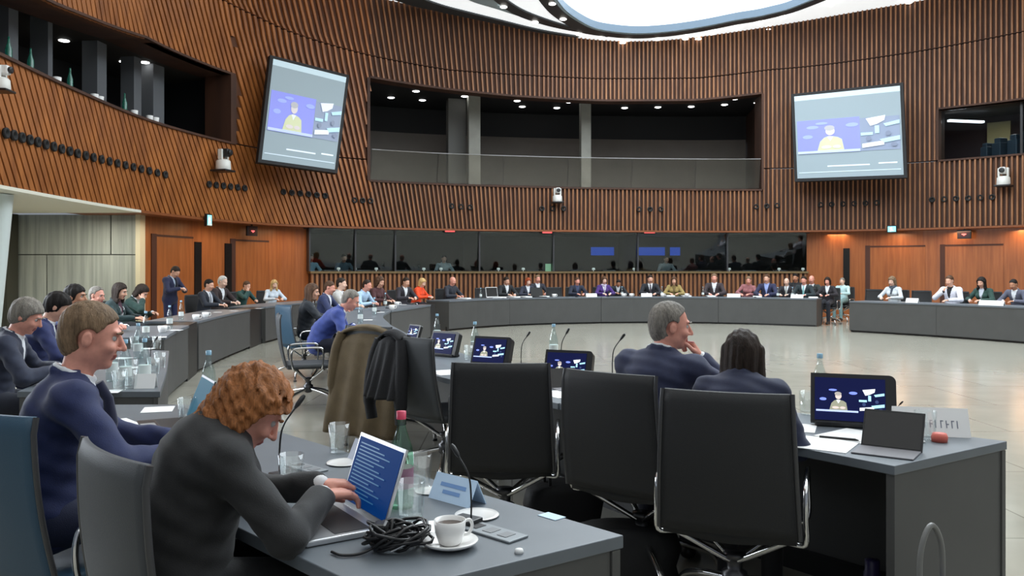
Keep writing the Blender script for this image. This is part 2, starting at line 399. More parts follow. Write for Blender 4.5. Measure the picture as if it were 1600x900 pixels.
# roof slab that closes the room above
# dark swooping ribs on the left half of the ceiling and the grey cornice
def band(pxs, name, m, dz=-.06, th=.05):
    a = [ceil_pt(*q) for q in pxs[0]]; b = [ceil_pt(*q) for q in pxs[1]]
    a = smooth_curve([tuple(p) for p in a], 8); b = smooth_curve([tuple(p) for p in b], 8); mb = MB(); vs = []
    for p, q in zip(a, b):
        for r_, z in ((p, dz), (q, dz), (q, dz+th), (p, dz+th)): vs.append((r_[0], r_[1], cz(r_[0], r_[1], z)))
    N = len(a); fs = [(3, 2, 1, 0), tuple(range(4*N-4, 4*N))]
    for i in range(N-1):
        for k in range(4): fs.append((i*4+k, i*4+(k+1) % 4, i*4+4+(k+1) % 4, i*4+4+k))
    mb.add(vs, fs, 0); return struct(mb, name, m)
band([[(752, -22), (775, 0), (805, 20), (850, 36), (900, 47), (948, 55)], [(766, -22), (795, 0), (822, 16), (865, 32), (912, 45), (955, 54)]], 'trim_5', RINGD)
band([[(690, -22), (735, 0), (780, 14), (830, 30), (880, 42), (940, 53)], [(752, -22), (775, 0), (805, 18), (850, 34), (900, 46), (948, 54)]], 'trim_6', RINGB, -.03, .02)
band([[(590, -12), (640, 5), (680, 14), (715, 22), (760, 31), (830, 46), (900, 56)], [(640, -12), (672, 0), (700, 9), (735, 18), (775, 28), (840, 44), (905, 55)]], 'trim_7', RINGD, -.06, .05)
# small recessed spots in the rings
SPOT = mat('spot_lens', (1, .97, .9), .4, emit=5, ecol=(1, .96, .88))
pr = None
for i, (px, py) in enumerate([(863, 2), (880, 26), (787, 7), (836, 31), (862, 57), (905, 50), (941, 56), (981, 59), (1027, 58), (1071, 57), (1091, 57), (1112, 49), (1150, 42), (1187, 33), (1224, 24), (1298, 4), (1200, 43), (1310, 25), (1420, 0), (973, 63)]):
    p = ceil_pt(px, py); q = MB().lathe([(.10, .02), (.10, 0), (.075, -.012), (.0, -.012)], 12) if pr is None else None
    if pr is None:
        pr = tag(q.build('ceiling_spotlight', SPOT), None, 'spotlight')
    place(pr, (p[0], p[1], cz(p[0], p[1], -.085)), 0, 'small round white spotlight set in the ring around the oval skylight', 'skylight ring spotlights')
# roof lid above everything so that no outside light leaks in
# ---------------------------------------------------------------- rooms behind the openings
# centre gallery
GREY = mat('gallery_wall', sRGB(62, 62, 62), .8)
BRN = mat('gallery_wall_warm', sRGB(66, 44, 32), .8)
CONC = mat('pale_concrete', sRGB(150, 150, 142), .8, noise=.08, nscale=3)
struct(ribbon(560, 1200, -4.2, -4.05, 3.9, 6.25), 'wall_gallery', mat('gallery_backwall', sRGB(112, 106, 100), .8, noise=.05, nscale=2))
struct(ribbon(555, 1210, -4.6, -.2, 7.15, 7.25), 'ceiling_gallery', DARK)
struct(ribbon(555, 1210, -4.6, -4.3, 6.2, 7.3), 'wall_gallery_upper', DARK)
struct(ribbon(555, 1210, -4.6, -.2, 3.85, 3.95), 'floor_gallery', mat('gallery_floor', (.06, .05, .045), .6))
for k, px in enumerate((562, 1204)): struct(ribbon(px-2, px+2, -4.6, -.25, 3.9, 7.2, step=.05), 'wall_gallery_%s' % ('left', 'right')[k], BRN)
for px0, px1, off, nm in ((748, 766, -1.6, 'pale square concrete column on the left of the gallery opening'), (925, 940, -1.6, 'slim pale concrete column in the middle of the gallery opening')):
    c = tag(ribbon(px0, px1, off-.35, off, 3.95, 7.15, step=.3).build('concrete_column', CONC), nm, 'column')
tag(ribbon(722, 749, -2.6, -2.2, 3.95, 7.15, step=.3).build('concrete_pier', mat('grey_pier', sRGB(105, 105, 102), .8)), 'dark grey concrete pier just behind the left gallery column', 'column')
dl = MB().lathe([(.11, .03), (.11, 0), (.08, -.01), (0, -.01)], 12).build('recessed_downlight', mat('downlight_lens', (1, 1, .97), .4, emit=6)); dl['category'] = 'downlight'
for px, py in [(611, 153), (650, 143), (660, 157), (708, 161), (726, 151), (808, 158), (816, 167), (870, 169), (889, 160), (976, 161), (976, 169), (1028, 168), (1060, 159), (1080, 167), (1132, 164), (1148, 155), (1183, 161)]:
    Y = F*(7.14-CAMZ)/(HY-py); place(dl, ((px-800)*Y/F, Y, 7.14), 0, 'small round downlight in the dark ceiling of the central gallery', 'gallery downlights')
GALG = glass_mat('gallery_glass', .075, (.84, .82, .78), 0, False)  # timber's reflection put into the warm tint of the panes
# glass balustrade leaning a little into the room
t = empty('glass_balustrade', (0, 0, 0), 0, 'long frameless glass balustrade along the central gallery opening', 'balustrade')
a, b = u_of(580), u_of(1188); n = 6
for i in range(n):
    mb = MB(); vs = []
    for uu in (a+(b-a)*i/n+.01, a+(b-a)*(i+1)/n-.01):
        for o, z in ((-.12, 4.06), (-.10, 4.06), (.06, 5.0), (.04, 5.0)):
            x, y = wp(uu, o); vs.append((x, y, z))
    mb.add(vs, [(0, 3, 2, 1), (4, 5, 6, 7), (1, 2, 6, 5), (0, 4, 7, 3), (0, 1, 5, 4), (2, 3, 7, 6)]); mb.build('glass_pane', GALG, t)
ribbon(580, 1188, .03, .075, 4.99, 5.01).build('top_rail', mat('rail_grey', (.3, .3, .3), .4), t)
# left gallery
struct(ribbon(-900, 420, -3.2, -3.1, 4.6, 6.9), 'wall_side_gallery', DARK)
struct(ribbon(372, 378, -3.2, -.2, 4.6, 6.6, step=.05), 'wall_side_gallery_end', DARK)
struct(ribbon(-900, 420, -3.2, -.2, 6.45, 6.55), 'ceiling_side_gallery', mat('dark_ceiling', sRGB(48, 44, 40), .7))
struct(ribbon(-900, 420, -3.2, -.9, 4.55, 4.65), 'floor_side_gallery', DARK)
for k, (px, w_) in enumerate([(122, 13), (171, 6), (237, 12), (284, 10), (313, 15)]):
    tag(ribbon(px-w_/2, px+w_/2, -1.5, -1.15, 4.65, 6.45, step=.2).build('gallery_column', mat('gallery_column_%d' % (k % 2), sRGB(*((105, 108, 112), (88, 84, 60))[k in (2,)]), .8)),
        ['broad grey column farthest left in the left gallery', 'thin grey post second from the left in the left gallery', 'olive column in the middle of the left gallery', 'grey column beside the olive one in the left gallery', 'wide grey column near the right end of the left gallery'][k], 'column')
for px, py in [(60, 49), (100, 64), (153, 92), (194, 97), (226, 98), (11, 77)]:
    Y = F*(6.44-CAMZ)/(HY-py); place(dl, ((px-800)*Y/F, Y, 6.44), 0, 'small round downlight in the dark ceiling of the left gallery', 'side gallery downlights')
GB = mat('green_glass', (.05, .35, .25), .05, trans=.7); BL = mat('blue_white_glow', (.6, .85, .9), .3)
bt = MB().lathe([(0, 0), (.05, 0), (.052, .02), (.052, .26), (.02, .36), (.016, .46), (0, .46)], 12).build('green_bottle', GB)
bt['category'] = 'bottle'
for px, txt in ((39, 'tall green bottle on the left gallery sill, leftmost'), (72, 'tall green bottle on the left gallery sill, second from the left'), (131, 'green bottle on the left gallery sill beside the broad column'), (213, 'green bottle on the left gallery sill beside a white cup')):
    x, y = wp(u_of(px), -.25); place(bt, (x, y, zsill(px)), 0, txt)
cp = MB().lathe([(0, 0), (.06, 0), (.075, .16), (.068, .16), (.05, .02), (0, .02)], 12).build('white_cup', WHITE); cp['category'] = 'cup'
for px, txt in ((107, 'white cup on the left gallery sill left of the broad column'), (164, 'white cup on the left gallery sill near the thin post'), (172, 'white cup on the left gallery sill right of the thin post'), (224, 'white cup beside a green bottle on the left gallery sill'), (247, 'white cup under the olive column on the left gallery sill'), (256, 'white cup on the left gallery sill right of the olive column')):
    x, y = wp(u_of(px), -.2); place(cp, (x, y, zsill(px)), 0, txt)
# right control booth
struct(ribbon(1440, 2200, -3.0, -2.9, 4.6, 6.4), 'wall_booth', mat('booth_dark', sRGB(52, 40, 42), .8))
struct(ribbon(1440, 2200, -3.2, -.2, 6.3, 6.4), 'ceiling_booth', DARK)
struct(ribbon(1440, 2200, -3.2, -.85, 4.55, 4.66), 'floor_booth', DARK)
tag(ribbon(1514, 1548, -2.85, -2.75, 4.7, 6.1, step=.3).build('wall_panel', mat('pale_panel', sRGB(168, 156, 112), .7)), 'pale yellow panel on the back wall of the right booth', 'panel')
tl = MB().box((0, 0, 0), (1.2, .12, .06)).build('strip_light', mat('strip_emit', (1, 1, 1), .5, emit=2.5)); tag(tl, 'white strip light under the ceiling of the right booth', 'light')
x, y = wp(u_of(1492), -1.5); tl.location = (x, y, 6.02); tl.rotation_euler = (0, 0, .2)
struct(ribbon(1468, 2200, -.3, -.27, 4.74, 6.19), 'window_2', glass_mat('booth_glass', .12, (.8, .85, .88)))
for k, px in enumerate((1592,)): struct(ribbon(px-2, px+2, -.34, -.24, 4.74, 6.19, step=.05), 'trim_8', BLACK)

# ---------------------------------------------------------------- lower ring wall under the drum
LZ = Z0-.05
def zc(z): return z
struct(ribbon(252, 492, -.62, -.45, 0, LZ), 'wall_lower_left', DOORW)
struct(ribbon(1262, 2200, -.62, -.45, 0, LZ), 'wall_lower_right', DOORW)
# grey board wall with joints, facing the camera
gw = wood_mat('grey_boards', sRGB(128, 134, 128), sRGB(168, 172, 164), (3, 3, .12), .5, 4)
g = MB(); YB = 18.35; X0, X1 = -11.35, -8.18
zj = CAMZ+27*YB/F
def gx(px): return (px-800)*YB/F
for x0, x1, z0, z1 in [(X0, gx(174), zj+.01, LZ), (gx(176), X1, zj+.01, LZ), (X0, gx(74), 0, zj-.01), (gx(76), X1, 0, zj-.01)]:
    g.box(((x0+x1)/2, YB, (z0+z1)/2), (x1-x0, .1, z1-z0))
g.box(((X0+X1)/2, YB+.08, LZ/2), (X1-X0, .08, LZ), mi=1)
g.box((X1+.02, YB-.08, LZ/2), (.10, .26, LZ), mi=2)
struct(g, 'wall_side', [gw, DARK, mat('beige_trim', sRGB(200, 190, 160), .5)])
struct(MB().box((-11.05, 18.0, LZ/2), (.5, .4, LZ)), 'wall_dark_pier', mat('dark_olive', sRGB(52, 52, 42), .7))
struct(MB().box((-9.6, 20, LZ/2), (.1, 3, LZ)), 'wall_return', DARK)
# leaning white column at the far left with a pale glass strip
lcol = MB(); b0, b1 = D(-18, 515, 13.3), D(3, 300, 13.3)
v = (b1-b0); lcol.tube([b0+v*(.02-b0.z)/v.z, b0+v*(2.69-b0.z)/v.z], .17, 20)
tag(lcol.build('leaning_column', mat('column_white', sRGB(206, 216, 214), .45)), 'slanted round white column at the far left edge below the timber drum', 'column')
# doors: veneer leaves edged by dark strips that paint the recess shadow
def door(nm, px0, px1, ztop_, off=-.44, handle=True):
    m = MB(); u0, u1 = u_of(px0), u_of(px1)
    d = empty(nm); d['kind'] = 'structure'
    ribbon(px0, px1, -.47, -.435, 0.02, ztop_, step=.3).build('door_leaf', DOORW, d)
    ribbon(px0-6, px0+1.5, -.47, -.425, 0.0, ztop_+.06, step=.05).build('door_side_shadow', mat('door_recess_shadow', sRGB(64, 30, 14), .6), d)
    ribbon(px0-6, px1, -.47, -.427, ztop_, ztop_+.05, step=.3).build('door_top_shadow', mat('door_recess_shadow', sRGB(64, 30, 14), .6), d)
    return d
door('door_1', 270, 326, 2.25); door('door_2', 386, 436, 2.25); door('door_3', 1357, 1442, 2.2); door('door_4', 1470, 1562, 2.2)
for px, txt, nm in ((333, 'tall dark slot beside the left door', 'wall_slot'), (377, 'tall dark glazed slot between the left doors', 'wall_slot'), (1322, 'tall dark glazed slot left of the right-hand doors', 'wall_slot')):
    struct(ribbon(px-5, px+5, -.46, -.425, .3, 2.18, step=.1), 'trim_slot', mat('slot_black', (.01, .01, .01), .2))
# interpreters' booth: slatted rail, sill, glazing
rail = MB(); u0, u1 = u_of(492), u_of(1262); u = u0
ribbon(492, 1262, -.45, -.30, 0, 1.40, rail, 1)
while u < u1-.05:
    vs = []
    for z in (0, 1.40):
        for du, off in ((0, -.30), (0, -.24), (.065, -.24), (.065, -.30)):
            x, y = wp(u+du, off); vs.append((x, y, z))
    rail.add(vs, [(1, 2, 6, 5), (0, 1, 5, 4), (2, 3, 7, 6), (4, 5, 6, 7)], 0); u += .135
struct(rail, 'wall_booth_front', [WOOD, WOODB])
struct(ribbon(490, 1264, -.95, -.2, 1.40, 1.46), 'trim_sill', mat('sill_wood', sRGB(112, 92, 58), .5))
BGL = glass_mat('interpreter_glass', .055, (.75, .8, .8), 0, False)
n = 7
for i in range(n):
    p0, p1 = [490, 560, 622, 752, 868, 1000, 1140, 1262][i:i+2]
    mb = MB(); vs = []
    for uu in (u_of(p0+1), u_of(p1-1)):
        for o, z in ((-.42, 1.46), (-.40, 1.46), (-.27, LZ), (-.29, LZ)):
            x, y = wp(uu, o); vs.append((x, y, z))
    mb.add(vs, [(0, 3, 2, 1), (4, 5, 6, 7), (1, 2, 6, 5), (0, 4, 7, 3), (0, 1, 5, 4), (2, 3, 7, 6)])
    struct(mb, 'window_%d' % (i+3), BGL)
    struct(ribbon(p0-1.2, p0+1.2, -.43, -.26, 1.46, LZ, step=.05), 'trim_mullion', STEEL)
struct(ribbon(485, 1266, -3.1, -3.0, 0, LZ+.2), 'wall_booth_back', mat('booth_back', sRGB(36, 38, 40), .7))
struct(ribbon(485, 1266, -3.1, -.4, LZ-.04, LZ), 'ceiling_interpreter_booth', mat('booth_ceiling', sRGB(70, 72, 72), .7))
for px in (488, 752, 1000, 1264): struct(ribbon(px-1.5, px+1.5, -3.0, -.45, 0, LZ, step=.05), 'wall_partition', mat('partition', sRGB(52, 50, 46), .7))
# ------------------------------------------------------------------ things on the drum wall
EXITG = mat('exit_glow', (.25, .85, .95), .4, emit=1.1, ecol=(.3, .85, 1)); REDL = mat('red_glow', (.9, .12, .12), .4, emit=1.3)
# air nozzles: rows of small dark round outlets low on the drum
nz = MB().lathe([(.075, -.02), (.085, .0), (.085, .03), (.05, .03), (.04, -.01), (0, -.01)], 12)
nz.v = [(x, z, y) for x, y, z in nz.v]                     # axis along local +y
nz = nz.build('air_nozzle', mat('nozzle_black', (.006, .006, .006), .7)); nz['category'] = 'air outlet'
def row(pts, txt, grp, n):
    for i in range(n):
        t = i/(n-1); px = pts[0][0]+(pts[1][0]-pts[0][0])*t
        px = pts[0][0]+(pts[1][0]-pts[0][0])*t; py = np.interp(px, *zip(*pts)) if len(pts) > 1 else pts[0][1]
        u = u_of(px); x, y = wp(u, .045); tx, ty = np.interp(u, SEG, NIN[:, 0]), np.interp(u, SEG, NIN[:, 1])
        z = CAMZ+(HY-py)*y/F; place(nz, (x, y, z), facing(tx, ty), txt, grp)
def rowi(px0, py0, px1, py1, n, txt, grp, mid=None):
    pts = [(px0, py0)] + ([mid] if mid else []) + [(px1, py1)]
    xs, ys = zip(*pts)
    for i in range(n):
        px = px0+(px1-px0)*i/(n-1); py = float(np.interp(px, xs, ys))
        u = u_of(px); x, y = wp(u, .045); tx, ty = np.interp(u, SEG, NIN[:, 0]), np.interp(u, SEG, NIN[:, 1])
        place(nz, (x, y, CAMZ+(HY-py)*y/F), facing(tx, ty), txt, grp)
rowi(4, 208, 255, 273, 21, 'small dark air outlet in the long row low on the left of the timber drum', 'air outlets in the long left row', (125, 242))
rowi(324, 288, 380, 294, 6, 'small dark air outlet in the row under the left wall camera', 'air outlets under the left camera')
rowi(441, 300, 507, 306, 6, 'small dark air outlet in the row under the left projection screen', 'air outlets under the left screen')
rowi(553, 313, 578, 314, 3, 'small dark air outlet just right of the left screen', 'air outlets right of the left screen')
rowi(705, 322, 734, 324, 3, 'small dark air outlet under the left gallery column', 'air outlets under the left gallery column')
rowi(846, 326, 880, 326, 3, 'small dark air outlet under the middle wall camera', 'air outlets under the middle camera')
rowi(998, 327, 1032, 327, 3, 'small dark air outlet under the right half of the gallery', 'air outlets under the gallery right half')
rowi(1181, 323, 1214, 321, 3, 'small dark air outlet left of the right projection screen', 'air outlets left of the right screen')
rowi(1282, 320, 1370, 317, 6, 'small dark air outlet in the row under the right projection screen', 'air outlets under the right screen')
rowi(1457, 312, 1551, 308, 6, 'small dark air outlet in the row under the right wall camera', 'air outlets under the right camera')
# remote cameras on little shelves
def ptz(px, py, txt, sc=1.0, tall=False):
    u = u_of(px); tx, ty = np.interp(u, SEG, NIN[:, 0]), np.interp(u, SEG, NIN[:, 1]); x, y = wp(u, .06)
    r = empty('wall_camera', (x, y, CAMZ+(HY-py)*y/F), facing(tx, ty), txt, 'camera'); r.scale = (sc,)*3
    MB().rbox((0, .19, -.02), (.36, .38, .04), .008).build('shelf_bracket', BLACK, r)
    MB().lathe([(.15, 0), (.16, .03), (.15, .18), (.11, .22), (0, .22)], 16, (0, .2, 0)).build('base', mat('camera_white', (.72, .72, .68), .4), r)
    for sx in (-.10, .10): MB().rbox((sx, .2, .32), (.05, .1, .22), .01).build('yoke_arm', mat('camera_white', (.72, .72, .68), .4), r)
    h = MB().rbox((0, .22, .36), (.15, .26, .17), .03).build('camera_head', WHITE if tall else BLACK, r)
    m = MB().lathe([(.06, 0), (.065, .05), (.05, .06), (0, .05)], 14); m.v = [(a, c+.34, b+.36) for a, b, c in m.v]
    m.build('lens', BLACK, h)
ptz(333, 266, 'black and white remote camera on a shelf left of the left screen', 1.15)
ptz(868, 316, 'white remote camera mounted below the gallery opening', .95, True)
ptz(1572, 290, 'white remote camera on the drum below the right booth', 1.1, True)
ptz(-23, 140, 'remote camera cut off by the left photo edge below the left gallery', .8, True)
# exit signs and red lamps hung under the drum
def hung(name, px, py, w, h, m, txt, cat, off=.0, m2=None):
    u = u_of(px); tx, ty = np.interp(u, SEG, NIN[:, 0]), np.interp(u, SEG, NIN[:, 1]); x, y = wp(u, off)
    z = CAMZ+(HY-py)*y/F
    r = empty(name, (x, y, z), facing(tx, ty), txt, cat)
    MB().rbox((0, 0, 0), (w+.06, .07, h+.06), .01).build('housing', BLACK, r)
    MB().box((0, .037, 0), (w, .01, h)).build('lit_face', m, r)
    top = Z0-.03-z
    if top > h/2+.03: MB().box((0, 0, (h/2+.03+top)/2), (.03, .03, top-h/2-.03)).build('hanger', BLACK, r)
    return r
e1 = hung('exit_sign', 318, 344, .16, .24, EXITG, 'glowing blue-green exit sign under the drum above the left doors', 'exit sign', .13)
e2 = hung('exit_sign', 1394, 358, .22, .16, EXITG, 'glowing blue-green exit sign under the drum above the right doors', 'exit sign', .13)
WG = mat('sign_white', (.9, 1, 1), .4, emit=1.4)
for e in (e1, e2):      # running figure and arrow as on any escape sign
    s = MB(); s.lathe([(0, -.018), (.018, 0), (0, .018)], 8, (.02, .046, .05)); s.box((.01, .045, .01), (.03, .004, .06)); s.tube([(.01, .045, -.02), (.035, .045, -.05), (.03, .045, -.08)], .008, 6); s.tube([(.005, .045, -.02), (-.02, .045, -.04), (-.045, .045, -.045)], .008, 6); s.tube([(.03, .045, .03), (.05, .045, .01)], .007, 6)
    s.build('pictogram', WG, e)
for px, py, w, txt in ((570, 355, .28, 'small red lamp under the drum at the left end of the booth windows'), (704, 361, .3, 'small red and white lamp under the drum below the gallery left column'), (856, 363, .3, 'small red and white lamp under the drum below the middle camera'), (1016, 363, .34, 'small red and white lamp under the drum right of the booth middle'), (1176, 359, .34, 'small red lamp under the drum near the right end of the booth windows')):
    hung('red_lamp', px, py, w, .06, REDL, txt, 'lamp', -.12)
for px, py, txt in ((400, 361, 'black box with a red display under the drum above the left doors'), (1505, 366, 'black box with a red display under the drum above the rightmost door')):
    r = hung('display_box', px, py, .30, .20, mat('display_dark', (.02, .004, .004), .3), txt, 'display', -.15)
    MB().box((0, .045, 0), (.12, .004, .03)).box((.0, .045, -.03), (.05, .004, .02)).build('red_digits', REDL, r)

# ------------------------------------------------------------------ pictures for screens (u to the right, v downward, 0..1)
def ell(cx, cy, rx, ry, n=14): return [(cx+rx*math.cos(2*math.pi*i/n), cy+ry*math.sin(2*math.pi*i/n)) for i in range(n)]
def rect(a, b, c, d): return [(a, b), (c, b), (c, d), (a, d)]
def video(v0, v1, pale):
    """video call picture: a speaker in front of a blue wall on the left, a meeting room on the right"""
    k = (lambda c: tuple(min(1, x*.55+.27*y) for x, y in zip(c, (.50, .58, .70)))) if pale else (lambda c: c)
    S = lambda poly: [(a, v0+b*(v1-v0)) for a, b in poly]
    B, LB, SK, YE, GY, WH, CY, DK = [k(c) for c in ((.10, .10, .82), (.22, .30, .95), (.72, .60, .55), (.62, .64, .22) if pale else (.30, .30, .22), (.10, .14, .26), (.9, .95, 1), (.45, .80, .95), (.03, .05, .14))]
    o = [(S(rect(.02, 0, .62, 1)), B), (S(rect(.62, .05, .985, 1)), GY)]
    o += [(S(ell(.17, .22, .06, .05)), LB), (S(ell(.12, .50, .05, .06)), LB), (S(ell(.55, .22, .06, .06)), LB), (S(ell(.26, .12, .06, .04)), LB)]
    o += [(S([(.21, .94), (.24, .66), (.28, .55), (.33, .50), (.41, .55), (.45, .62), (.47, .94)]), YE), (S(ell(.34, .36, .045, .13)), SK), (S(ell(.335, .27, .05, .08)), k((.40, .36, .34))), (S([(.31, .52), (.34, .66), (.37, .52)]), WH), (S(ell(.30, .83, .05, .05)), SK), (S(ell(.40, .83, .04, .05)), SK)]
    o += [(S(rect(.02, .93, .62, 1)), k((.5, .6, .95))), (S(rect(.63, .48, .74, .56)), CY), (S([(.68, .08), (.86, .02), (.85, .16), (.78, .26), (.72, .30)]), WH), (S(rect(.76, .3, .80, .52)), CY), (S([(.84, .26), (.985, .18), (.985, .28), (.86, .34)]), CY), (S([(.64, .80), (.84, .74), (.84, .86), (.64, .92)]), WH), (S([(.80, .70), (.985, .62), (.985, .74), (.84, .80)]), CY), (S(ell(.70, .66, .025, .07)), DK), (S(ell(.88, .54, .025, .07)), DK), (S(ell(.93, .86, .03, .06)), DK)]
    return o
def picture(name, quad, items, parent, emit, eps=.003, matkey=''):
    """flat coloured patches on a screen; quad = TL, TR, BR, BL"""
    TL, TR, BR, BL = [Vector(q) for q in quad]; nrm = (TR-TL).cross(BL-TL).normalized()
    mb = MB(); ms = []; idx = {}
    for li, (poly, c) in enumerate(items):
        key = tuple(round(x, 3) for x in c)
        if key not in idx: idx[key] = len(ms); ms.append(mat('pixel_%s_%s' % (matkey, '_'.join('%d' % (x*100) for x in key)), c, .4, emit=emit, ecol=c))
        pts = []
        for u, v in poly: pts.append((TL*(1-u)+TR*u)*(1-v)+(BL*(1-u)+BR*u)*v-nrm*(eps+li*eps*.25))
        n = len(pts); back = [p+nrm*eps*.2 for p in pts]
        mb.add(pts+back, [tuple(range(n)), tuple(range(2*n-1, n-1, -1))], idx[key])
    return mb.build(name, ms, parent)
def quad_box(mb, quad, t0, t1, grow=0, mi=0):
    TL, TR, BR, BL = [Vector(q) for q in quad]; nrm = (TR-TL).cross(BL-TL).normalized()
    c = (TL+TR+BR+BL)/4
    ex, ey = (TR-TL).normalized(), (TL-BL).normalized()
    g = [TL-ex*grow+ey*grow, TR+ex*grow+ey*grow, BR+ex*grow-ey*grow, BL-ex*grow-ey*grow]
    vs = [p-nrm*t0 for p in g]+[p-nrm*t1 for p in g]
    return mb.add(vs, [(3, 2, 1, 0), (4, 5, 6, 7)]+[(i, (i+1) % 4, 4+(i+1) % 4, 4+i) for i in range(4)], mi)
def to_base(r, objs): pass
# the two big tilted projection screens (parts modelled about an origin at the wall mount)
def projection(corners, Ys, txt, fr):
    q = [D(px, py, Y) for (px, py), Y in zip(corners, Ys)]
    n_ = (q[1]-q[0]).cross(q[3]-q[0]); o_ = Vector((0, 0, CAMZ)); d_ = q[2]-o_; q[2] = o_+d_*((q[0]-o_).dot(n_)/d_.dot(n_))      # keep the screen flat
    c = sum(q, Vector())/4; q = [p-c for p in q]
    r = empty('projection_screen', c, 0, txt, 'screen')
    quad_box(MB(), q, -.16, -.002, .09).build('frame', mat('frame_black', (.006, .006, .007), .7), r)
    nrm = (q[1]-q[0]).cross(q[3]-q[0]).normalized()
    quad_box(MB(), q, -.002, .004, 0).build('screen_surface', mat('screen_pale', sRGB(126, 140, 148), .6, emit=.27, ecol=sRGB(178, 200, 208)), r)
    its = [(rect(.0, .0, 1, .06), sRGB(176, 196, 205)), (rect(.3, .86, .7, .875), sRGB(205, 215, 225)), (rect(.78, .85, .95, .865), sRGB(215, 225, 230)), (rect(.02, .93, .98, .94), sRGB(185, 200, 210))]
    picture('video_picture', q, its+video(.31, .71, True), r, .42, .008, 'wall')
    back = MB(); m = -nrm*-.12
    a = -nrm*-.12; back.tube([Vector((0, 0, .6))+nrm*.11, Vector((0, 0, .6))+nrm*.9], .05, 8); back.tube([Vector((0, 0, -.6))+nrm*.11, Vector((0, 0, -.6))+nrm*.9], .05, 8)
    back.build('wall_mount', STEEL, r)
projection([(427, 92), (541, 121), (523, 265), (409, 249)], [21.6, 23.0, 22.5, 21.0], 'left tilted projection screen in a black frame on the timber drum', None)
projection([(1241, 151), (1406, 134), (1412, 273), (1246, 279)], [25.5, 23.95, 23.75, 25.3], 'right tilted projection screen in a black frame on the timber drum', None)

# ------------------------------------------------------------------ desks
DTOP = mat('desk_top', (.125, .143, .162), .40, spec=.5, noise=.06, nscale=6)
DPAN = mat('desk_panel', (.070, .070, .068), .5, noise=.06, nscale=3)
DEDGE = mat('desk_black', (.015, .015, .016), .4)
def norms(pts, sgn):
    out = []
    for i in range(len(pts)):
        t = np.array(pts[min(i+1, len(pts)-1)])-np.array(pts[max(i-1, 0)]); t = t/np.hypot(*t); out.append(np.array((-t[1], t[0]))*sgn)
    return out
def desk(inner, txt, outer=None, depth=.76, sgn=1, ends=(True, True), post=None, sub=4, postw=.17):
    inner = [np.array(p) for p in (smooth_curve(inner, sub) if len(inner) > 2 else inner)]
    if outer is None: outer = [p+n*depth for p, n in zip(inner, norms(inner, sgn))]
    else:
        o = smooth_curve(outer, 8); outer = [o[int(round(i*(len(o)-1)/(len(inner)-1)))] for i in range(len(inner))]
    c = inner[len(inner)//2]; L3 = lambda p, z: (p[0]-c[0], p[1]-c[1], z)
    r = empty('conference_desk', (c[0], c[1], 0), 0, txt, 'desk'); r.scale = (.997, .997, 1)
    poly = [p-c for p in inner]+[p-c for p in outer[::-1]]
    if sum(a[0]*b[1]-a[1]*b[0] for a, b in zip(poly, poly[1:]+poly[:1])) < 0: poly = poly[::-1]
    MB().prism([tuple(p) for p in poly], .705, .74).build('tabletop', DTOP, r, .003)
    def strip(a, t0, t1, z0, z1):
        m = MB(); vs = []; n = len(a)
        for i in range(n):
            d = outer[i]-inner[i]; d = d/np.hypot(*d)
            for t, z in ((t0, z0), (t1, z0), (t1, z1), (t0, z1)): vs.append(L3(a[i]+d*t, z))
        fs = [(0, 1, 2, 3), tuple(range(4*n-1, 4*n-5, -1))]
        for i in range(n-1):
            for k in range(4): fs.append((i*4+k, i*4+4+k, i*4+4+(k+1) % 4, i*4+(k+1) % 4))
        return m.add(vs, fs)
    strip(inner, .012, .04, .045, .704).build('front_panel', DPAN, r)
    strip(inner, .08, .12, .0, .10).build('plinth', DEDGE, r)
    
    for e, i in enumerate((0, len(inner)-1)):
        if not ends[e]: continue
        a, b = inner[i], outer[i]; t = (inner[1]-inner[0]) if e == 0 else (inner[-2]-inner[-1]); t = t/np.hypot(*t); d = (b-a)/np.hypot(*(b-a))
        a2, b2 = a+d*.042, b-d*.012
        pl = [a2+t*.006, b2+t*.006, b2+t*.036, a2+t*.036]
        MB().prism([tuple(p-c) for p in pl], .015, .704).build('end_panel', DPAN, r)
    if post is not None:
        a = inner[post]; d = (outer[post]-a)/np.hypot(*(outer[post]-a)); t = (inner[-1]-inner[-2])/np.hypot(*(inner[-1]-inner[-2]))
        pl = [a+t*.01+d*.02, a+t*postw+d*.02, a+t*postw+d*.35, a+t*.01+d*.35]
        MB().prism([tuple(p-c) for p in pl], .0, .735).build('corner_post', DEDGE, r)
    return r
INNER = [(2.05, 3.44), (1.75, 3.74), (1.3, 4.3), (.83, 4.9), (.2, 5.9), (-.4, 7.1), (-1.0, 8.8), (-1.6, 11.0), (-2.05, 13.2), (-2.2, 15.1), (-1.72, 17.9)]
desk(INNER[0:4], 'charcoal desk at the right with the monitor, papers and name plate, open dark end panel', outer=[(1.38, 3.0), (1.17, 3.28), (.72, 3.85), (.25, 4.43)], sgn=1, sub=5, ends=(True, False))
IN_N = norms(INNER, 1); OUTN = [tuple(np.array(p)+n*.76) for p, n in zip(INNER, IN_N)]
desk(INNER[3:6], 'charcoal desk behind the two empty chairs in the middle of the photo', outer=[(.245, 4.435), OUTN[4], OUTN[5]], ends=(False, False))
desk(INNER[5:8], 'charcoal desk in front of the person in the bright blue jacket', outer=OUTN[5:8], ends=(False, False))
desk(INNER[7:10], 'charcoal desk in front of the light-blue-shirted row on the left of the ring', outer=OUTN[7:10], ends=(False, True))
desk([(-2.19, 15.16), (-1.74, 17.85)], 'short charcoal desk with a dark corner post left of the far desks', sgn=1, post=1, postw=.45)
AIN = smooth_curve([(-1.53, 20.3), (-.5, 21.7), (1.06, 22.75), (3.6, 23.4), (6.1, 22.95), (8.0, 21.85)], 12)
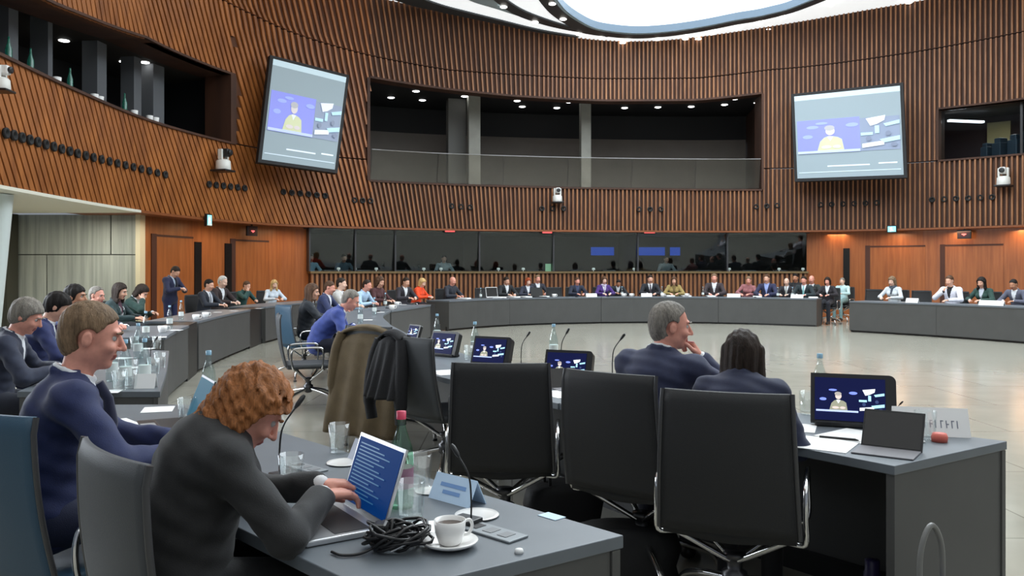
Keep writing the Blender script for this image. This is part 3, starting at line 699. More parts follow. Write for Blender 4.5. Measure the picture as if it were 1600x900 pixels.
na = len(AIN)-1
for i, (a, b, txt) in enumerate([(0, .27, 'far charcoal desk in front of the bald man in a dark suit'), (.27, .52, 'far charcoal desk in front of the person in purple'), (.52, .77, 'far charcoal desk in front of the woman in mustard'), (.77, 1., 'far charcoal desk at the right end of the back row')]):
    ks = [int(round((a+(b-a)*t)*na)) for t in np.linspace(0, 1, 5)]; AO = AIN+np.array(norms([tuple(q) for q in AIN], 1))*.76
    desk([tuple(AIN[k]) for k in ks], txt, outer=[tuple(AO[k]) for k in ks], sub=2, ends=(i == 0, i == 3))
BIN = [(8.1, 20.0), (8.75, 19.2), (9.35, 18.35), (9.85, 17.5), (10.3, 16.6), (10.75, 15.5), (11.1, 14.3)]
BO = [tuple(np.array(p)+n*.76) for p, n in zip(BIN, norms(BIN, 1))]
desk(BIN[0:3], 'charcoal desk at the far right in front of the woman in a patterned white top', outer=BO[0:3], ends=(True, False))
desk(BIN[2:5], 'charcoal desk at the far right with several white name cards', outer=BO[2:5], ends=(False, False))
desk(BIN[4:7], 'charcoal desk cut off by the right photo edge', outer=BO[4:7])
# outer row along the left and the near left table
FIN = [(.30, 2.21), (-.2, 2.74), (-.735, 3.34), (-1.2, 3.84), (-1.72, 4.40)]
FOUT = [(-.29, 1.80), (-.80, 2.33), (-1.30, 2.87), (-1.78, 3.45), (-2.4, 4.40)]
desk(FIN, 'large grey table in the left foreground with a laptop, cup and bottle on it', outer=FOUT)
desk([(-2.06, 4.87), (-2.47, 5.95), (-3.05, 7.4)], 'charcoal table behind the left foreground table, crowded with glasses and bottles', outer=[(-2.9, 4.87), (-3.25, 6.2), (-3.85, 7.7)], sgn=1)
desk([(-3.75, 9.0), (-4.0, 9.9), (-4.25, 10.95)], 'grey left-hand desk with a dark post at its far end', sgn=1, post=-1, postw=.9)
desk([(-4.47, 11.9), (-4.70, 13.6), (-4.90, 15.6)], 'long grey left-hand desk between two dark posts', sgn=1, post=-1, postw=1.1)
desk([(-4.95, 16.75), (-4.88, 18.3), (-4.4, 20.3)], 'far left-hand desk partly hidden by a chair', sgn=1)
# ------------------------------------------------------------------ chairs
CHF = mat('chair_mesh', (.019, .0195, .0205), .65, bump=.25, bscale=400); CHB = mat('chair_blue', (.028, .075, .125), .5, bump=.2, bscale=400)
CHG = mat('chair_slate', (.050, .055, .061), .6, bump=.2, bscale=400); CHE = mat('chair_edge', (.05, .05, .052), .35)
def make_chair(m):
    r = empty('swivel_chair'); r['category'] = 'chair'
    def back(u, v):       # u across, v up
        x = (u-.5); w = .50-.05*v; z = .46+.54*v
        y = -.235-.065*v-.02*math.sin(v*3.1)-.028*(1-(2*x)**2)*(.4+.6*v)+.0
        if v > .93: y += (v-.93)*.15
        return Vector((x*w, y, z)), Vector((-.12*x, -1, -.16)).normalized()
    MB().sheet(back, 14, 14, .014).build('backrest', m, r)
    for s in (0, 1): MB().tube([back(s, v)[0]+Vector(((s-.5)*.016, 0, 0)) for v in np.linspace(0, 1, 12)], .009, 8).build('back_frame', CHE, r)
    def seat(u, v):
        x = u-.5; y = -.22+.47*v; z = .448+.010*math.cos(math.pi*2*x)*-1-.03*max(0, v-.8)*5*max(0, v-.8)*5*.25
        return Vector((x*.49, y, z)), Vector((0, 0, 1))
    MB().sheet(seat, 10, 10, .045).build('seat', m, r)
    for s in (-1, 1):
        x = s*.275
        a = [(s*.22, -.16, .425), (x, -.17, .43), (x, -.19, .52), (x, -.19, .60), (x, -.16, .645), (x, -.06, .655), (x, .08, .655), (x, .12, .64), (x, .13, .58), (x, .12, .45), (s*.22, .12, .425)]
        MB().tube(smooth_curve(a, 4), .0105, 8).build('armrest', CHROME, r)
    for y in (-.16, .14): MB().tube([(-.23, y, .43), (.23, y, .43)], .011, 8).build('seat_frame', CHROME, r)
    h = MB().lathe([(.028, .16), (.05, .18), (.05, .24), (.03, .25), (.03, .29), (.045, .30), (.045, .32), (0, .32)], 14); h.build('hub', STEEL, r)
    for sx in (-1, 1):
        for sy in (-1, 1):
            MB().tube([(sx*.02, sy*.02, .29), (sx*.21, sy*.145, .425)], .0125, 8).build('strut', CHROME, r)
            c = smooth_curve([(sx*.03, sy*.03, .20), (sx*.15, sy*.15, .165), (sx*.235, sy*.235, .12), (sx*.262, sy*.262, .06), (sx*.265, sy*.265, .0)], 5)
            l = MB().tube(c, [.017]*(len(c)-8)+[.014]*8, 8); l.lathe([(.022, .0), (.022, .018), (0, .02)], 10, (sx*.265, sy*.265, 0), 1); l.build('leg', [CHROME, BLACK], r)
    return r
chair_black, chair_blue, chair_slate = make_chair(CHF), make_chair(CHB), make_chair(CHG)
def chair(proto, bx, by, fx, fy, txt, group=None):
    """bx, by: where the middle of the top of the backrest stands"""
    f = Vector((fx, fy, 0)).normalized(); return place(proto, (bx+f.x*.30, by+f.y*.30, 0), facing(f.x, f.y), txt, group)
chair(chair_black, .785, 3.06, .36, .93, 'large black swivel chair of the long-haired woman, nearest on the right')
chair(chair_black, .42, 3.65, .62, .78, 'black swivel chair of the man resting his chin on his hand')
chair(chair_black, -.055, 4.02, .06, 1, 'empty black swivel chair facing away in the middle of the photo')
chair(chair_slate, -.68, 5.62, .72, .7, 'empty grey swivel chair with a black coat over its left corner')
chair(chair_slate, -1.17, 6.75, .5, .87, 'swivel chair hidden under the long brown coat')
chair(chair_blue, -1.65, 2.61, .45, .9, 'blue swivel chair of the short-haired man, at the left photo edge')
chair(chair_slate, -.99, 2.05, .72, .69, 'grey swivel chair of the curly-haired woman in the left foreground')
chair(chair_blue, -3.05, 11.1, .75, .66, 'blue-grey swivel chair with a tall bent back beside the woman in dark on the ring')
chair(chair_slate, -2.45, 8.75, .9, .3, 'slate swivel chair of the man in the bright blue jacket')
chair(chair_slate, -3.85, 5.0, .9, .4, 'grey swivel chair of the grey-haired man at the left photo edge')
# ------------------------------------------------------------------ people: bodies grown as one surface from joints (signed distances -> surface nets)
def mesh_np(name, V, Q, mats, smooth=True, mi=None):
    me = bpy.data.meshes.new(name); me.vertices.add(len(V)); me.vertices.foreach_set('co', V.astype(np.float32).ravel())
    me.loops.add(len(Q)*4); me.loops.foreach_set('vertex_index', Q.astype(np.int32).ravel())
    me.polygons.add(len(Q)); me.polygons.foreach_set('loop_start', np.arange(0, len(Q)*4, 4, dtype=np.int32)); me.polygons.foreach_set('loop_total', np.full(len(Q), 4, np.int32))
    for m in mats: me.materials.append(m)
    me.polygons.foreach_set('use_smooth', np.full(len(Q), smooth))
    if mi is not None: me.polygons.foreach_set('material_index', mi.astype(np.int32))
    me.update(calc_edges=True); me.validate(); return me
def snets(D, org, h):
    s = D < 0; n = [d-1 for d in D.shape]
    c = sum(s[a:a+n[0], b:b+n[1], e:e+n[2]].astype(np.int8) for a in (0, 1) for b in (0, 1) for e in (0, 1))
    act = (c > 0) & (c < 8); I = np.argwhere(act); idx = np.full(act.shape, -1, np.int32); idx[act] = np.arange(len(I))
    acc = np.zeros((len(I), 3)); cnt = np.zeros(len(I))
    for ax in range(3):
        for o1 in (0, 1):
            for o2 in (0, 1):
                a = np.zeros(3, int); a[(ax+1) % 3] = o1; a[(ax+2) % 3] = o2; b = a.copy(); b[ax] = 1
                da = D[tuple((I+a).T)]; db = D[tuple((I+b).T)]; m = (da < 0) != (db < 0)
                t = np.where(m, da/(da-db+1e-12), 0); p = a+np.outer(t, b-a); acc[m] += p[m]; cnt[m] += 1
    V = org+(I+acc/cnt[:, None])*h
    Q = []
    for ax in range(3):
        u, v = (ax+1) % 3, (ax+2) % 3
        sl0 = [slice(1, -1)]*3; sl1 = [slice(1, -1)]*3; sl0[ax] = slice(0, -1); sl1[ax] = slice(1, None)
        e = np.argwhere(s[tuple(sl0)] != s[tuple(sl1)]); off = np.ones(3, int); off[ax] = 0; e = e+off
        ins = s[tuple(e.T)]
        def cell(du, dv):
            q = e.copy(); q[:, u] += du; q[:, v] += dv; return idx[tuple(q.T)]
        q = np.c_[cell(-1, -1), cell(0, -1), cell(0, 0), cell(-1, 0)]
        Q.append(np.where(ins[:, None], q, q[:, ::-1]))
    Q = np.concatenate(Q); return V, Q[(Q >= 0).all(1)]
A_ = lambda *p: np.array(p, float)
def cap(a, b, ra, rb=None, k=.012, fl=None): return ('cap', np.array(a, float), np.array(b, float), ra, ra if rb is None else rb, k, fl)
def elp(c, r, M=None, k=.012): return ('ell', np.array(c, float), np.array(r, float), M, None, k, None)
def field(prims, h, cut=None, disp=None, pad=.03):
    lo = np.full(3, 9e9); hi = -lo; bb = []
    for p in prims:
        if p[0] == 'sub': bb.append(None); continue
        if p[0] == 'cap': r = max(p[3], p[4])+p[5]; a = np.minimum(p[1], p[2])-r; b = np.maximum(p[1], p[2])+r
        else: r = p[2].max()+p[5]; a, b = p[1]-r, p[1]+r
        bb.append((a, b)); lo = np.minimum(lo, a); hi = np.maximum(hi, b)
    lo = lo-pad; n = np.ceil((hi+pad-lo)/h).astype(int)+1
    D = np.full(n, .2, np.float32); ax = [(lo[i]+np.arange(n[i])*h).astype(np.float32) for i in range(3)]
    for p, b in zip(prims, bb):
        neg = p[0] == 'sub'
        if neg:
            p = p[1]
            r = (max(p[3], p[4]) if p[0] == 'cap' else p[2].max())+p[5]
            b = (np.minimum(p[1], p[2] if p[0] == 'cap' else p[1])-r, np.maximum(p[1], p[2] if p[0] == 'cap' else p[1])+r)
        i0 = np.clip(((b[0]-lo)/h).astype(int)-2, 0, n-1); i1 = np.clip(((b[1]-lo)/h).astype(int)+3, 1, n)
        sl = tuple(slice(i0[i], i1[i]) for i in range(3))
        if any(i1[i] <= i0[i] for i in range(3)): continue
        X, Y, Z = np.meshgrid(*[ax[i][sl[i]] for i in range(3)], indexing='ij')
        k = p[5]
        if p[0] == 'cap':
            a, q = p[1], p[2]; d = q-a; L = float(d@d)+1e-12
            px, py, pz = X-a[0], Y-a[1], Z-a[2]
            t = np.clip((px*d[0]+py*d[1]+pz*d[2])/L, 0, 1); px = px-t*d[0]; py = py-t*d[1]; pz = pz-t*d[2]
            if p[6]:
                nv, f = p[6]; dn = (px*nv[0]+py*nv[1]+pz*nv[2])*(1/f-1); px = px+nv[0]*dn; py = py+nv[1]*dn; pz = pz+nv[2]*dn
            g = np.sqrt(px*px+py*py+pz*pz)-(p[3]+(p[4]-p[3])*t)
        else:
            px, py, pz = X-p[1][0], Y-p[1][1], Z-p[1][2]; M = p[3]
            if M is not None: px, py, pz = [px*M[0][i]+py*M[1][i]+pz*M[2][i] for i in range(3)]
            r = p[2]; k0 = np.sqrt((px/r[0])**2+(py/r[1])**2+(pz/r[2])**2); k1 = np.sqrt((px/r[0]**2)**2+(py/r[1]**2)**2+(pz/r[2]**2)**2)+1e-9
            g = k0*(k0-1)/k1
        o = D[sl]
        if neg:
            hh = np.clip(.5-.5*(o+g)/k, 0, 1); D[sl] = o+(-g-o)*hh+k*hh*(1-hh)
        else:
            hh = np.clip(.5+.5*(g-o)/k, 0, 1); D[sl] = g+(o-g)*hh-k*hh*(1-hh)
    if cut is not None or disp is not None:
        X, Y, Z = np.meshgrid(*ax, indexing='ij')
        if disp is not None: D = D+disp(X, Y, Z)
        if cut is not None: D = np.maximum(D, cut(X, Y, Z))
    D[0], D[-1] = .2, .2; D[:, 0], D[:, -1] = .2, .2; D[:, :, 0], D[:, :, -1] = .2, .2
    return snets(D.astype(np.float32), lo, h)
def nz3(v): v = np.array(v, float); return v/np.linalg.norm(v)
def ik(S, H, a, b, pole):
    d = H-S; L = np.linalg.norm(d)
    if L > (a+b)*.995: H = S+d/L*(a+b)*.995; d = H-S; L = np.linalg.norm(d)
    x = (a*a-b*b+L*L)/(2*L); y = math.sqrt(max(a*a-x*x, 0)); u = d/L; p = pole-u*(pole@u); p = nz3(p)
    return S+u*x+p*y, H
def hand_prims(W, f, n, right, curl=(.35, .45, .35), spread=.0):
    f = nz3(f); n = nz3(n-f*(n@f)); t = np.cross(f, n)*(-1 if right else 1)
    pr = [elp(W+f*.045, (.024, .05, .016), np.c_[t, f, n].tolist(), .012)]
    for i, (a, L) in enumerate(((.027, .072), (.009, .080), (-.010, .075), (-.027, .060))):
        pr.append(cap(W+f*.01+t*a*.5, W+f*.082+t*a, .0135, .011, .010))
        q = W+f*.082+t*a; th = 0; d0 = nz3(f+t*a*spread)
        for c, l, r0, r1 in zip(curl, (.45, .30, .25), (.0098, .0090, .0082), (.0090, .0082, .0070)):
            th += c+(.06*i if c else 0); d = d0*math.cos(th)-n*math.sin(th); q2 = q+d*L*l; pr.append(cap(q, q2, r0, r1, .003)); q = q2
    b = W+f*.022+t*.016-n*.006; m = b+nz3(f*.65+t*.62-n*.35)*.044; e = m+nz3(f*.95+t*.12-n*.25)*.032; e2 = e+nz3(f*.95-t*.05-n*.4)*.022
    pr += [cap(b, m, .0145, .0115, .012), cap(m, e, .0112, .0098, .004), cap(e, e2, .0098, .008, .003)]
    return pr
SKINS = {k: mat('skin_'+k, sRGB(*c), .5, noise=.06, nscale=60) for k, c in dict(fair=(222, 170, 145), pink=(226, 158, 138), tan=(190, 135, 105), pale=(228, 186, 164)).items()}
LIP = mat('lips', sRGB(176, 98, 90), .45); EYEW = mat('eye_white', (.50, .48, .46), .4); EYED = mat('eye_iris', (.03, .025, .02), .2)
def hair_mat(name, c):
    m = mat(name, c, .6, spec=.22); nt = m.node_tree; b = nt.nodes['Principled BSDF']
    tc = nt.nodes.new('ShaderNodeTexCoord'); mp = nt.nodes.new('ShaderNodeMapping'); mp.inputs['Scale'].default_value = (1, 1, .22)
    n = nt.nodes.new('ShaderNodeTexNoise'); n.inputs['Scale'].default_value = 170; n.inputs['Detail'].default_value = 3; n.inputs['Distortion'].default_value = .6
    n2 = nt.nodes.new('ShaderNodeTexNoise'); n2.inputs['Scale'].default_value = 26
    mx = nt.nodes.new('ShaderNodeMath'); mx.operation = 'ADD'; r = nt.nodes.new('ShaderNodeMapRange'); r.inputs[1].default_value = .65; r.inputs[2].default_value = 1.35; r.inputs[3].default_value = .45; r.inputs[4].default_value = 1.6
    v = nt.nodes.new('ShaderNodeVectorMath'); v.operation = 'SCALE'; v.inputs[0].default_value = c; bp = nt.nodes.new('ShaderNodeBump'); bp.inputs['Strength'].default_value = .7; bp.inputs['Distance'].default_value = .006
    l = nt.links.new; l(tc.outputs['Object'], mp.inputs[0]); l(mp.outputs[0], n.inputs['Vector']); l(mp.outputs[0], n2.inputs['Vector']); l(n.outputs['Fac'], mx.inputs[0]); l(n2.outputs['Fac'], mx.inputs[1]); l(mx.outputs[0], r.inputs[0]); l(r.outputs[0], v.inputs['Scale']); l(v.outputs[0], b.inputs['Base Color']); l(n.outputs['Fac'], bp.inputs['Height']); l(bp.outputs[0], b.inputs['Normal'])
    return m
HAIRS = {k: hair_mat('hair_'+k, sRGB(*c)) for k, c in dict(black=(30, 25, 23), dark=(44, 34, 28), brown=(84, 60, 44), auburn=(142, 90, 52), blonde=(200, 166, 112), grey=(128, 122, 114), white=(196, 194, 188), sandy=(120, 98, 76), red=(150, 70, 40)).items()}
def cloth(c, rough=.8): return mat('cloth_%d_%d_%d' % c, sRGB(*c), rough, noise=.12, nscale=25, bump=.15, bscale=300, sheen=.1)
SHOE = mat('shoe_leather', (.015, .013, .012), .35)
def person(px_pos, face, txt, lod=.014, female=False, lean=8, side=0, twist=0, pitch=12, yaw=0, roll=0, hair='dark', style='short', skin='fair', top=(24, 26, 34), shirt=(225, 228, 232), trousers=(26, 27, 32),
           jacket=True, vneck=True, tie=None, hl=(-.13, .40, .815), hr=(.13, .42, .815), hdl=None, hdr=None, scale=1.0, beard=None, stand=False, group=None, girth=1.0, scarf=None, lanyard=None, wrinkle=.0034, pole=None, shw=None, drop=0):
    L, Sd, tw = math.radians(lean), math.radians(side), math.radians(twist)
    zp = .93 if stand else .632/scale
    P0 = A_(0, 0, zp); T = nz3((math.sin(Sd), math.sin(L), math.cos(L)*math.cos(Sd))); R = nz3(A_(math.cos(tw), math.sin(tw), 0)-T*(A_(math.cos(tw), math.sin(tw), 0)@T)); Fw = np.cross(T, R)
    W = P0+A_(0, 0, .16)*.5+T*.08; C = P0+T*.325-Fw*.01; N = P0+T*(.462-drop*.4)+Fw*.005
    sw = shw or (.158 if female else .182)
    ps, ph, rl = math.radians(yaw), math.radians(pitch), math.radians(roll)
    Mh = (Matrix.Rotation(ps, 3, 'Z') @ Matrix.Rotation(-ph, 3, 'X') @ Matrix.Rotation(rl, 3, 'Y')); Mh = np.array(Mh)
    Rh, Fh, Uh = Mh[:, 0], Mh[:, 1], Mh[:, 2]
    HC = N+T*(.055-drop*.6)+Uh*.115+Fh*.030
    S = [N-T*.05-R*sw, N-T*.05+R*sw]; hands = [A_(h_[0], h_[1], h_[2] if stand else h_[2]/scale) for h_ in (hl, hr)]; E = []; Wr = []
    for i in (0, 1):
        po = A_((-1, 1)[i]*.8, -.2, -.5) if pole is None else A_(*pole[i])
        e, w = ik(S[i], hands[i], .285, .255, po); E.append(e); Wr.append(w)
    hip = [P0+A_(-.095, .01, -.01), P0+A_(.095, .01, -.01)]
    if stand: knee = [A_(-.10, .03, .50), A_(.10, .01, .50)]; ank = [A_(-.10, -.01, .09), A_(.11, .0, .09)]
    else: knee = [A_(-.11, .44, .58/scale), A_(.11, .45, .58/scale)]; ank = [A_(-.11, .41, .09/scale), A_(.11, .43, .09/scale)]
    toe = [a+A_(0, .16, -.050) for a in ank]; heel = [a+A_(0, -.04, -.045) for a in ank]
    def torso(o):
        g = girth
        return [cap(P0+A_(-.055, 0, 0), P0+A_(.055, 0, 0), .118*g+o, None, .04), cap(W, C, .135*g+o, .150*g+o, .05, (Fw, .80)), cap(S[0]*.86+C*.14+T*.0, S[1]*.86+C*.14, .066+o, None, .05), cap(C+T*.02, N-T*.03, .125*g+o, .07+o, .06, (Fw, .78)), cap(P0, W, .125*g+o, .13*g+o, .05, (Fw, .88))] + \
            ([elp(C-T*.02+Fw*.095+R*s*.07, (.062+o, .055+o, .06+o), None, .04) for s in (-1, 1)] if female else [])
    def sleeves(o, end=.93):
        q = []
        for i in (0, 1):
            w = E[i]+(Wr[i]-E[i])*end
            q += [cap(S[i], E[i], .050+o, .041+o, .02), cap(E[i], w, .041+o, .031+o, .02), elp(S[i], (.055+o,)*3, None, .03)]
        return q
    def legs(o): return [cap(hip[i], knee[i], .078+o, .058+o, .03) for i in (0, 1)]+[cap(knee[i], ank[i], .055+o, .040+o, .02) for i in (0, 1)]
    loc = lambda v: HC+Mh @ A_(*v); MhL = Mh.tolist()
    ks = .95 if female else 1.0
    # ---- body: one continuous skin surface
    pr = torso(-.012)+[cap(N-T*.05, HC-Uh*.055-Fh*.020, .058*ks, .052*ks, .03)]
    pr += [elp(loc((0, -.014, .034)), (.073*ks, .093, .084), MhL, .02), elp(loc((0, .022, -.030)), (.057*ks, .070, .082), MhL, .03), elp(loc((0, .062, -.092)), (.024, .022, .018), MhL, .02), elp(loc((0, -.01, -.055)), (.060*ks, .06, .045), MhL, .02)]
    pr += [elp(loc((0, .078, .030)), (.048, .014, .010), MhL, .012)]
    for s in (-1, 1):
        pr += [('sub', elp(loc((s*.032, .098, .008)), (.017, .014, .010), MhL, .010)), elp(loc((s*.078*ks, -.010, -.008)), (.010, .018, .030), MhL, .006), ('sub', elp(loc((s*.092*ks, -.006, -.004)), (.008, .010, .016), MhL, .005)), elp(loc((s*.040, .066, -.028)), (.020, .018, .018), MhL, .02)]
    pr += [cap(loc((0, .090, .012)), loc((0, .112, -.026)), .0085, .0115, .008), elp(loc((-.011, .098, -.030)), (.008, .009, .007), MhL, .005), elp(loc((.011, .098, -.030)), (.008, .009, .007), MhL, .005)]
    pr += [elp(loc((0, .086, -.056)), (.022, .010, .006), MhL, .005), elp(loc((0, .083, -.066)), (.019, .010, .006), MhL, .005)]
    for i in (0, 1):
        pr += [cap(S[i], E[i], .042, .036, .02), cap(E[i], Wr[i], .036, .025, .015)]
        hd = (hdl, hdr)[i]; fd = Wr[i]-E[i]
        if hd is None: f, nn_ = nz3(A_(fd[0], fd[1], 0)/np.linalg.norm(fd)+A_(0, .4, -.05)), A_((-1, 1)[i]*.25, 0, 1); cu = (.35, .4, .3)
        else: f, nn_, cu = A_(*hd[0]), A_(*hd[1]), hd[2]
        pr += hand_prims(Wr[i]+nz3(fd)*.005, f, nn_, i == 1, cu)
    pr += legs(-.012)+[cap(heel[i], toe[i], .034, .028, .02) for i in (0, 1)]
    V, Q = field(pr, lod)
    fc = V[Q].mean(1); lp = (fc-HC) @ Mh
    mi = ((np.abs(lp[:, 0]) < .022) & (lp[:, 1] > .074) & (lp[:, 2] < -.050) & (lp[:, 2] > -.073)).astype(int)
    me = mesh_np('person', V, Q, [SKINS[skin], LIP], True, mi)
    body = bpy.data.objects.new('person', me); COL.objects.link(body)
    f2 = Vector((face[0], face[1])).normalized(); body.location = (px_pos[0], px_pos[1], 0); body.rotation_euler = (0, 0, facing(f2.x, f2.y)); body.scale = (scale,)*3
    tag(body, txt, 'person', group)
    def child(name, VQ, m):
        o = bpy.data.objects.new(name, mesh_np(name, VQ[0], VQ[1], [m])); COL.objects.link(o); o.parent = body; return o
    wr = (lambda X, Y, Z: (np.sin(X*46+Z*31)*np.sin(Y*37-Z*43)*wrinkle+np.sin(Z*90+Y*40+X*25)*wrinkle*.6).astype(np.float32)) if lod < .012 else None
    # ---- clothes
    def vcut(X, Y, Z, z0=.20, w=.24):
        q = [X-P0[0], Y-P0[1], Z-P0[2]]; a = sum(q[i]*R[i] for i in range(3)); b = sum(q[i]*Fw[i] for i in range(3)); c = sum(q[i]*T[i] for i in range(3))
        return np.minimum((np.maximum(0, c-z0)*w-np.abs(a)), b-.02)           # positive inside the V
    nk = [N+T*.022+(R*math.cos(a)*.068+Fw*(math.sin(a)*.068))-T*(.018*math.sin(a)) for a in np.linspace(0, 2*math.pi, 11)]
    ring_ = lambda r, sel, dz=0.: [cap(nk[i]+T*dz, nk[i+1]+T*dz, r, None, .008) for i in sel]
    if jacket:
        o = .014
        V1 = field(torso(o)+sleeves(o)+ring_(.016, (4, 5, 6, 7, 8, 9, 0))[:7], max(lod, .007), (lambda X, Y, Z: vcut(X, Y, Z)) if vneck else None, wr)
        child('jacket', V1, cloth(top))
        V2 = field(torso(.005)+[cap(E[i]+(Wr[i]-E[i])*.78, E[i]+(Wr[i]-E[i])*1.0, .036, .035, .01) for i in (0, 1)]+ring_(.009, range(10), .012), max(lod, .007)); child('shirt', V2, cloth(shirt))
    else:
        V1 = field(torso(.010)+sleeves(.008, .97)+ring_(.013, range(10), .004), max(lod, .007), None, wr); child('shirt', V1, cloth(top))
    if tie:
        m = MB(); a = N+Fw*.082+T*.002; b = P0+T*.19+Fw*(.135*girth+.012)
        m.tube([a, a*.8+b*.2+Fw*.03, a*.5+b*.5+Fw*.035, b], [.018, .018, .024, .030], 8); t_ = m.build('tie', cloth(tie), body)
    if lanyard:
        m = MB()
        for s in (-1, 1): m.tube([N+R*s*.07+T*.03, C+R*s*.055+Fw*.14+T*.05, W+Fw*.16+T*.06], .006, 6)
        m.build('lanyard', cloth(lanyard), body)
    child('trousers', field(legs(.012)+[cap(P0+A_(-.055, 0, 0), P0+A_(.055, 0, 0), .124, None, .04)], max(lod, .010)), cloth(trousers))
    for i in (0, 1): child('shoe', field([cap(heel[i], toe[i], .042, .034, .02), cap(ank[i], toe[i], .045, .03, .03)], max(lod, .010)), SHOE)
    if scarf: child('scarf', field([cap(nk[i]+T*.01, nk[i+1]+T*.01, .03, None, .02) for i in range(10)]+[cap(nk[3]+Fw*.02, C+Fw*.14, .03, .025, .02)], max(lod, .009)), cloth(scarf))
    # ---- hair
    H = HAIRS[hair]; hp = []; amp = .0; hb = {'short': (-.02, .045, .088), 'receding': (-.02, .015, .060), 'bald': (-.03, -.02, -.04), 'long': (-.012, .045, .090), 'bob': (-.005, .05, .092), 'curly': (.01, .05, .090), 'pony': (-.02, .04, .085), 'thick': (-.015, .06, .096)}[style]
    th = {'short': .007, 'receding': .008, 'bald': .004, 'long': .018, 'bob': .020, 'curly': .024, 'pony': .010, 'thick': .015}[style]
    hp = [elp(loc((0, -.016, .036)), (.074*ks+th, .095+th, .086+th), MhL, .02), elp(loc((0, -.045, -.02)), (.060*ks+th*.7, .06+th*.6, .07+th*.5), MhL, .03)]
    zmin = -.085
    if style == 'bald': hp = [elp(loc((0, -.03, -.005)), (.078*ks, .083, .055), MhL, .02)]
    if style == 'long':
        zmin = -.40
        for x, y, l in ((-.066, -.02, -.22), (.066, -.02, -.22), (-.035, -.07, -.26), (.035, -.07, -.26), (0, -.082, -.27), (-.070, .02, -.17), (.070, .02, -.17)):
            hp.append(cap(loc((x*.9, y, .03)), loc((0, 0, 0))+Rh*x*1.30+Fh*(y-.01)-A_(0, 0, 1)*abs(l)*.60+Uh*l*.35, .040, .026, .022))
    if style in ('bob', 'curly'):
        zmin = -.16 if style == 'bob' else -.13
        rr = .042 if style == 'bob' else .055
        for x, y, l in ((-.062, -.02, -.09), (.062, -.02, -.09), (-.03, -.06, -.09), (.03, -.06, -.09), (0, -.07, -.09)) + (((-.06, .03, -.03), (.06, .03, -.03), (0, .04, .07)) if style == 'curly' else ()):
            hp.append(cap(loc((x, y, .03)), loc((x*1.15, y-.012, l)), rr, rr*.8, .02))
    if style == 'pony': hp += [cap(loc((0, -.10, .03)), loc((0, -.14, -.02)), .025, .03, .02), cap(loc((0, -.14, -.02)), loc((0, -.13, -.16)), .03, .012, .02)]
    zs_ = [-.5, -.09, -.03, .02, .05, .09, .13]
    ys_ = {'bald': [-.03, -.03, -.015, -.005, -.05, -.2, -.3], 'receding': [-.01, -.01, .012, .015, .020, .055, .1], 'short': [-.02, -.028, .004, .018, .042, .085, .15], 'thick': [-.01, -.01, .02, .028, .060, .125, .2], 'pony': [-.015, -.015, .01, .02, .05, .09, .15],
           'long': [.05, .03, .022, .030, .050, .10, .16], 'bob': [.035, .035, .03, .034, .052, .11, .2], 'curly': [.0, .0, .008, .020, .070, .15, .25]}[style]
    def hcut(X, Y, Z):
        q = [X-HC[0], Y-HC[1], Z-HC[2]]; y = sum(q[i]*Fh[i] for i in range(3)); z = sum(q[i]*Uh[i] for i in range(3)); x = sum(q[i]*Rh[i] for i in range(3))
        c1 = (y-np.interp(z, zs_, ys_).astype(np.float32)-(np.abs(x) > .06)*.0)*.75
        if style in ('long',): c1 = np.where(z < -.10, np.minimum(c1, .9*(y-.06)), c1)
        c1 = c1+.004*np.sin(x*150+z*90)*np.sin(z*130)
        ear = .036-np.sqrt(((np.abs(x)-.085)*.6)**2+(y+.008)**2+((z+.012)*.85)**2) if style in ('short', 'bald', 'receding', 'pony') else -1.
        return np.maximum(np.maximum(c1, zmin-z), ear).astype(np.float32)
    hd_ = None
    if style == 'curly': hd_ = lambda X, Y, Z: (np.sin(X*105+Z*60+np.sin(Y*60)*1.2)*np.sin(Y*98+Z*50+np.sin(X*70))*.007+np.sin(Z*150+X*90+np.sin(Y*80))*np.sin(Y*160+X*90)*.0055+np.sin(X*260+Z*200)*np.sin(Y*240+Z*90)*.002).astype(np.float32)
    elif style in ('long', 'bob', 'thick'): hd_ = lambda X, Y, Z: (np.sin(X*190+Z*14+np.sin(Z*22)*1.3)*.0028+np.sin(Y*160+X*30)*.0018).astype(np.float32)
    elif lod < .012: hd_ = lambda X, Y, Z: (np.sin(X*210+Z*90)*np.sin(Y*190)*.0016).astype(np.float32)
    child('hair', field(hp, min(max(lod*.8, .005), .010), hcut, hd_), H)
    if beard: child('beard', field([elp(loc((0, .026, -.068)), (.062, .074, .052), MhL, .02)], min(lod, .008), lambda X, Y, Z: (lambda y, z: np.maximum(np.maximum(z+.030, -(y+.0)), (.012-np.sqrt((y-.095)**2+(z+.060)**2))))(sum((q-HC[i])*Fh[i] for i, q in enumerate((X, Y, Z))), sum((q-HC[i])*Uh[i] for i, q in enumerate((X, Y, Z)))).astype(np.float32)), HAIRS[beard])
    if lod < .012:
        for s in (-1, 1):
            e = MB(); c = loc((s*.031, .0705, .007))
            e.lathe([(.0, -.0125)]+[(.0125*math.cos(a), .0125*math.sin(a)) for a in np.linspace(-1.3, 1.3, 9)]+[(0, .0125)], 12, (0, 0, 0), 0)
            mm = np.c_[Rh, Uh, Fh] if s > 0 else np.c_[Rh, Uh, Fh]
            e.v = [tuple(c+mm @ A_(*v)) for v in e.v]
            e.m = [1 if np.dot(np.array(e.v[f[0]])-c, Fh) > .0085 else 0 for f in e.f]
            e.build('eye', [EYEW, EYED], body)
            MB().tube([loc((s*.014, .094, .026)), loc((s*.032, .094, .031)), loc((s*.050, .080, .027))], [.0045, .005, .003], 6).build('eyebrow', H, body)
    return body
